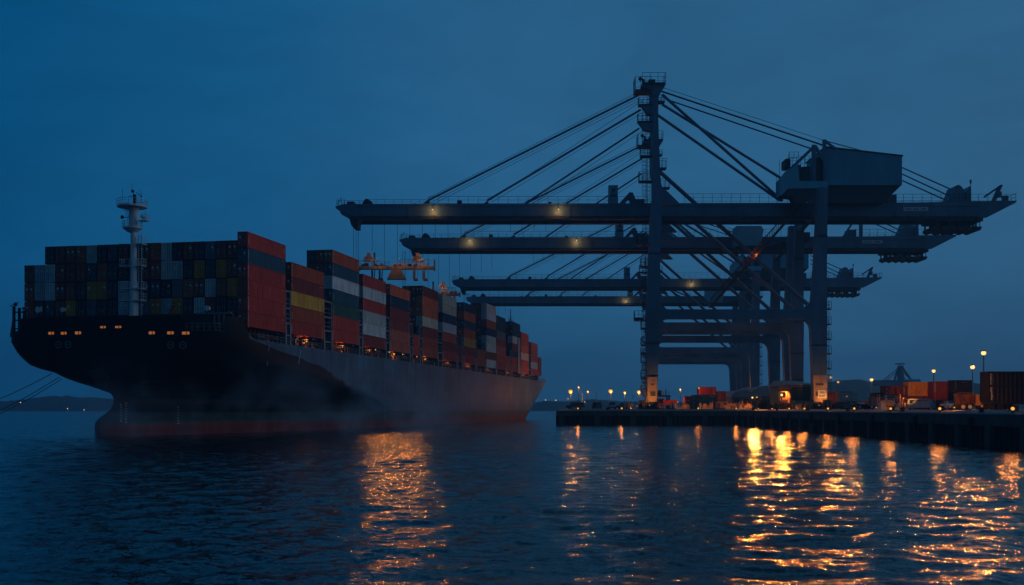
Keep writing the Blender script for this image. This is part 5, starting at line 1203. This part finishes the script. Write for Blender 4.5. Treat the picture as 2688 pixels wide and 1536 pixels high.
def hill(pts, Y, dep):
    mb = MB(); rg = random.Random(int(Y)); row = []
    for (x0,y0),(x1,y1) in zip(pts,pts[1:]):
        n = max(2,int(abs(x1-x0)/5))
        for i in range(n):
            t = i/n; row.append((x0+(x1-x0)*t, y0+(y1-y0)*t+rg.uniform(-1.1,1.1)))
    for (x0,y0),(x1,y1) in zip(row,row[1:]):
        a, b2 = P(x0,y0,Y), P(x1,y1,Y); a2, b3 = Vector((a.x,Y-dep,-.5)), Vector((b2.x,Y-dep,-.5)); mb.face([a2,b3,b2,a]); mb.face([a,b2,Vector((b2.x,Y+dep,-.5)),Vector((a.x,Y+dep,-.5))])
    h = mb.build('hills', hm); tag(h,None,None,kind='structure')
hill([(-700,1052),(-300,1046),(0,1054),(45,1051),(95,1044),(140,1039),(165,1042),(175,1038),(205,1044),(245,1043),(290,1047),(500,1050),(900,1054),(1330,1056),(1400,1057),(1430,1052),(1480,1054),(1560,1048),(1620,1053),(1760,1056),(2000,1050),(2150,1030)],1900,160)
hill([(2060,1040),(2120,1015),(2200,999),(2262,996),(2285,1004),(2330,1008),(2450,1012),(2560,1006),(2688,1012),(3300,1015)],1500,200)
shore = MB()
rg = random.Random(8)
for i,(x,y,Y,lb) in enumerate(((54,1057,1730,'faint white light on the left shore, highest of three'),(177,1073,1700,'warm light low on the left shore, right of the rope'),(221,1076,1700,'small white light low on the left shore beside the bow'),(1459,1051,1720,'white light on the far shore left of the pier lamps'),(1491,1047,1725,'white light on the far shore under the first bright lamp'),(1535,1055,1720,'white light on the far shore between the pier lamps'),(1432,1050,1720,'reddish light on the far shore just past the stern'))):
    p = P(x,y,Y); mb = MB(); mb.ball((0,0,0),.8,8,6); o = mb.build('shore_light', M['lamp_far']); o.location = p; tag(o,lb,'light','lights on the far shore')
# ------------------------------------------------------------------ air
def haze():
    mb = MB(); mb.box(-4200,4200,-300,2900,-4,135); m = bpy.data.materials.new('haze_air'); m.use_nodes=True; nt = m.node_tree
    nt.nodes.remove(nt.nodes['Principled BSDF']); v = N(nt,'ShaderNodeVolumePrincipled'); v.inputs['Density'].default_value=HAZE; v.inputs['Color'].default_value=(.25,.68,1,1); v.inputs['Anisotropy'].default_value=.2
    nt.links.new(v.outputs[0], nt.nodes['Material Output'].inputs['Volume']); o = mb.build('haze', m); tag(o,None,None,kind='stuff'); o.display_type='WIRE'
def mist():
    mb = MB(); mb.box(-72,4,140,262,-.4,17); m = bpy.data.materials.new('drifting_mist'); m.use_nodes=True; nt = m.node_tree; L = nt.links.new
    nt.nodes.remove(nt.nodes['Principled BSDF']); v = N(nt,'ShaderNodeVolumePrincipled'); v.inputs['Color'].default_value=(.55,.78,1,1); v.inputs['Anisotropy'].default_value=.0
    g = N(nt,'ShaderNodeNewGeometry'); mp = N(nt,'ShaderNodeMapping'); mp.inputs['Scale'].default_value=(1,.6,1.0); L(g.outputs['Position'], mp.inputs[0])
    nz = N(nt,'ShaderNodeTexNoise', Scale=.10, Detail=5.0, Roughness=.55, Distortion=.6); L(mp.outputs[0], nz.inputs['Vector'])
    th = N(nt,'ShaderNodeMapRange', interpolation_type='SMOOTHSTEP'); th.inputs[1].default_value=.50; th.inputs[2].default_value=.70; L(nz.outputs['Fac'], th.inputs[0])
    sx = N(nt,'ShaderNodeSeparateXYZ'); L(g.outputs['Position'], sx.inputs[0])
    def mr(src, a, b, c, d):
        n = N(nt,'ShaderNodeMapRange', interpolation_type='SMOOTHSTEP'); n.inputs[1].default_value=a; n.inputs[2].default_value=b; n.inputs[3].default_value=c; n.inputs[4].default_value=d; L(src, n.inputs[0]); return n.outputs[0]
    def mul(a, b):
        n = N(nt,'ShaderNodeMath', operation='MULTIPLY'); L(a, n.inputs[0])
        if isinstance(b,(int,float)): n.inputs[1].default_value=b
        else: L(b, n.inputs[1])
        return n.outputs[0]
    d = mul(th.outputs[0], mul(mr(sx.outputs['Z'],1.5,14,1,0), mul(mul(mr(sx.outputs['Y'],140,158,0,1), mr(sx.outputs['Y'],215,262,1,0)), mul(mr(sx.outputs['X'],-72,-58,0,1), mr(sx.outputs['X'],-25,4,1,0)))))
    L(mul(d, MIST), v.inputs['Density']); L(v.outputs[0], nt.nodes['Material Output'].inputs['Volume'])
    o = mb.build('mist', m); tag(o,None,None,kind='stuff'); o.display_type='WIRE'
HAZE, MIST = .00032, .036
haze(); mist()
scene.cycles.volume_step_rate = .6
scene.render.engine='CYCLES'; cy = scene.cycles
cy.use_denoising=True; cy.max_bounces=5; cy.diffuse_bounces=2; cy.glossy_bounces=3; cy.transmission_bounces=2; cy.volume_bounces=0; cy.caustics_reflective=False; cy.sample_clamp_indirect=2; cy.sample_clamp_direct=0; cy.blur_glossy=0.2
cy.use_light_tree=True
scene.view_settings.view_transform='Standard'; scene.view_settings.look='None'; scene.view_settings.exposure=0; scene.view_settings.gamma=1
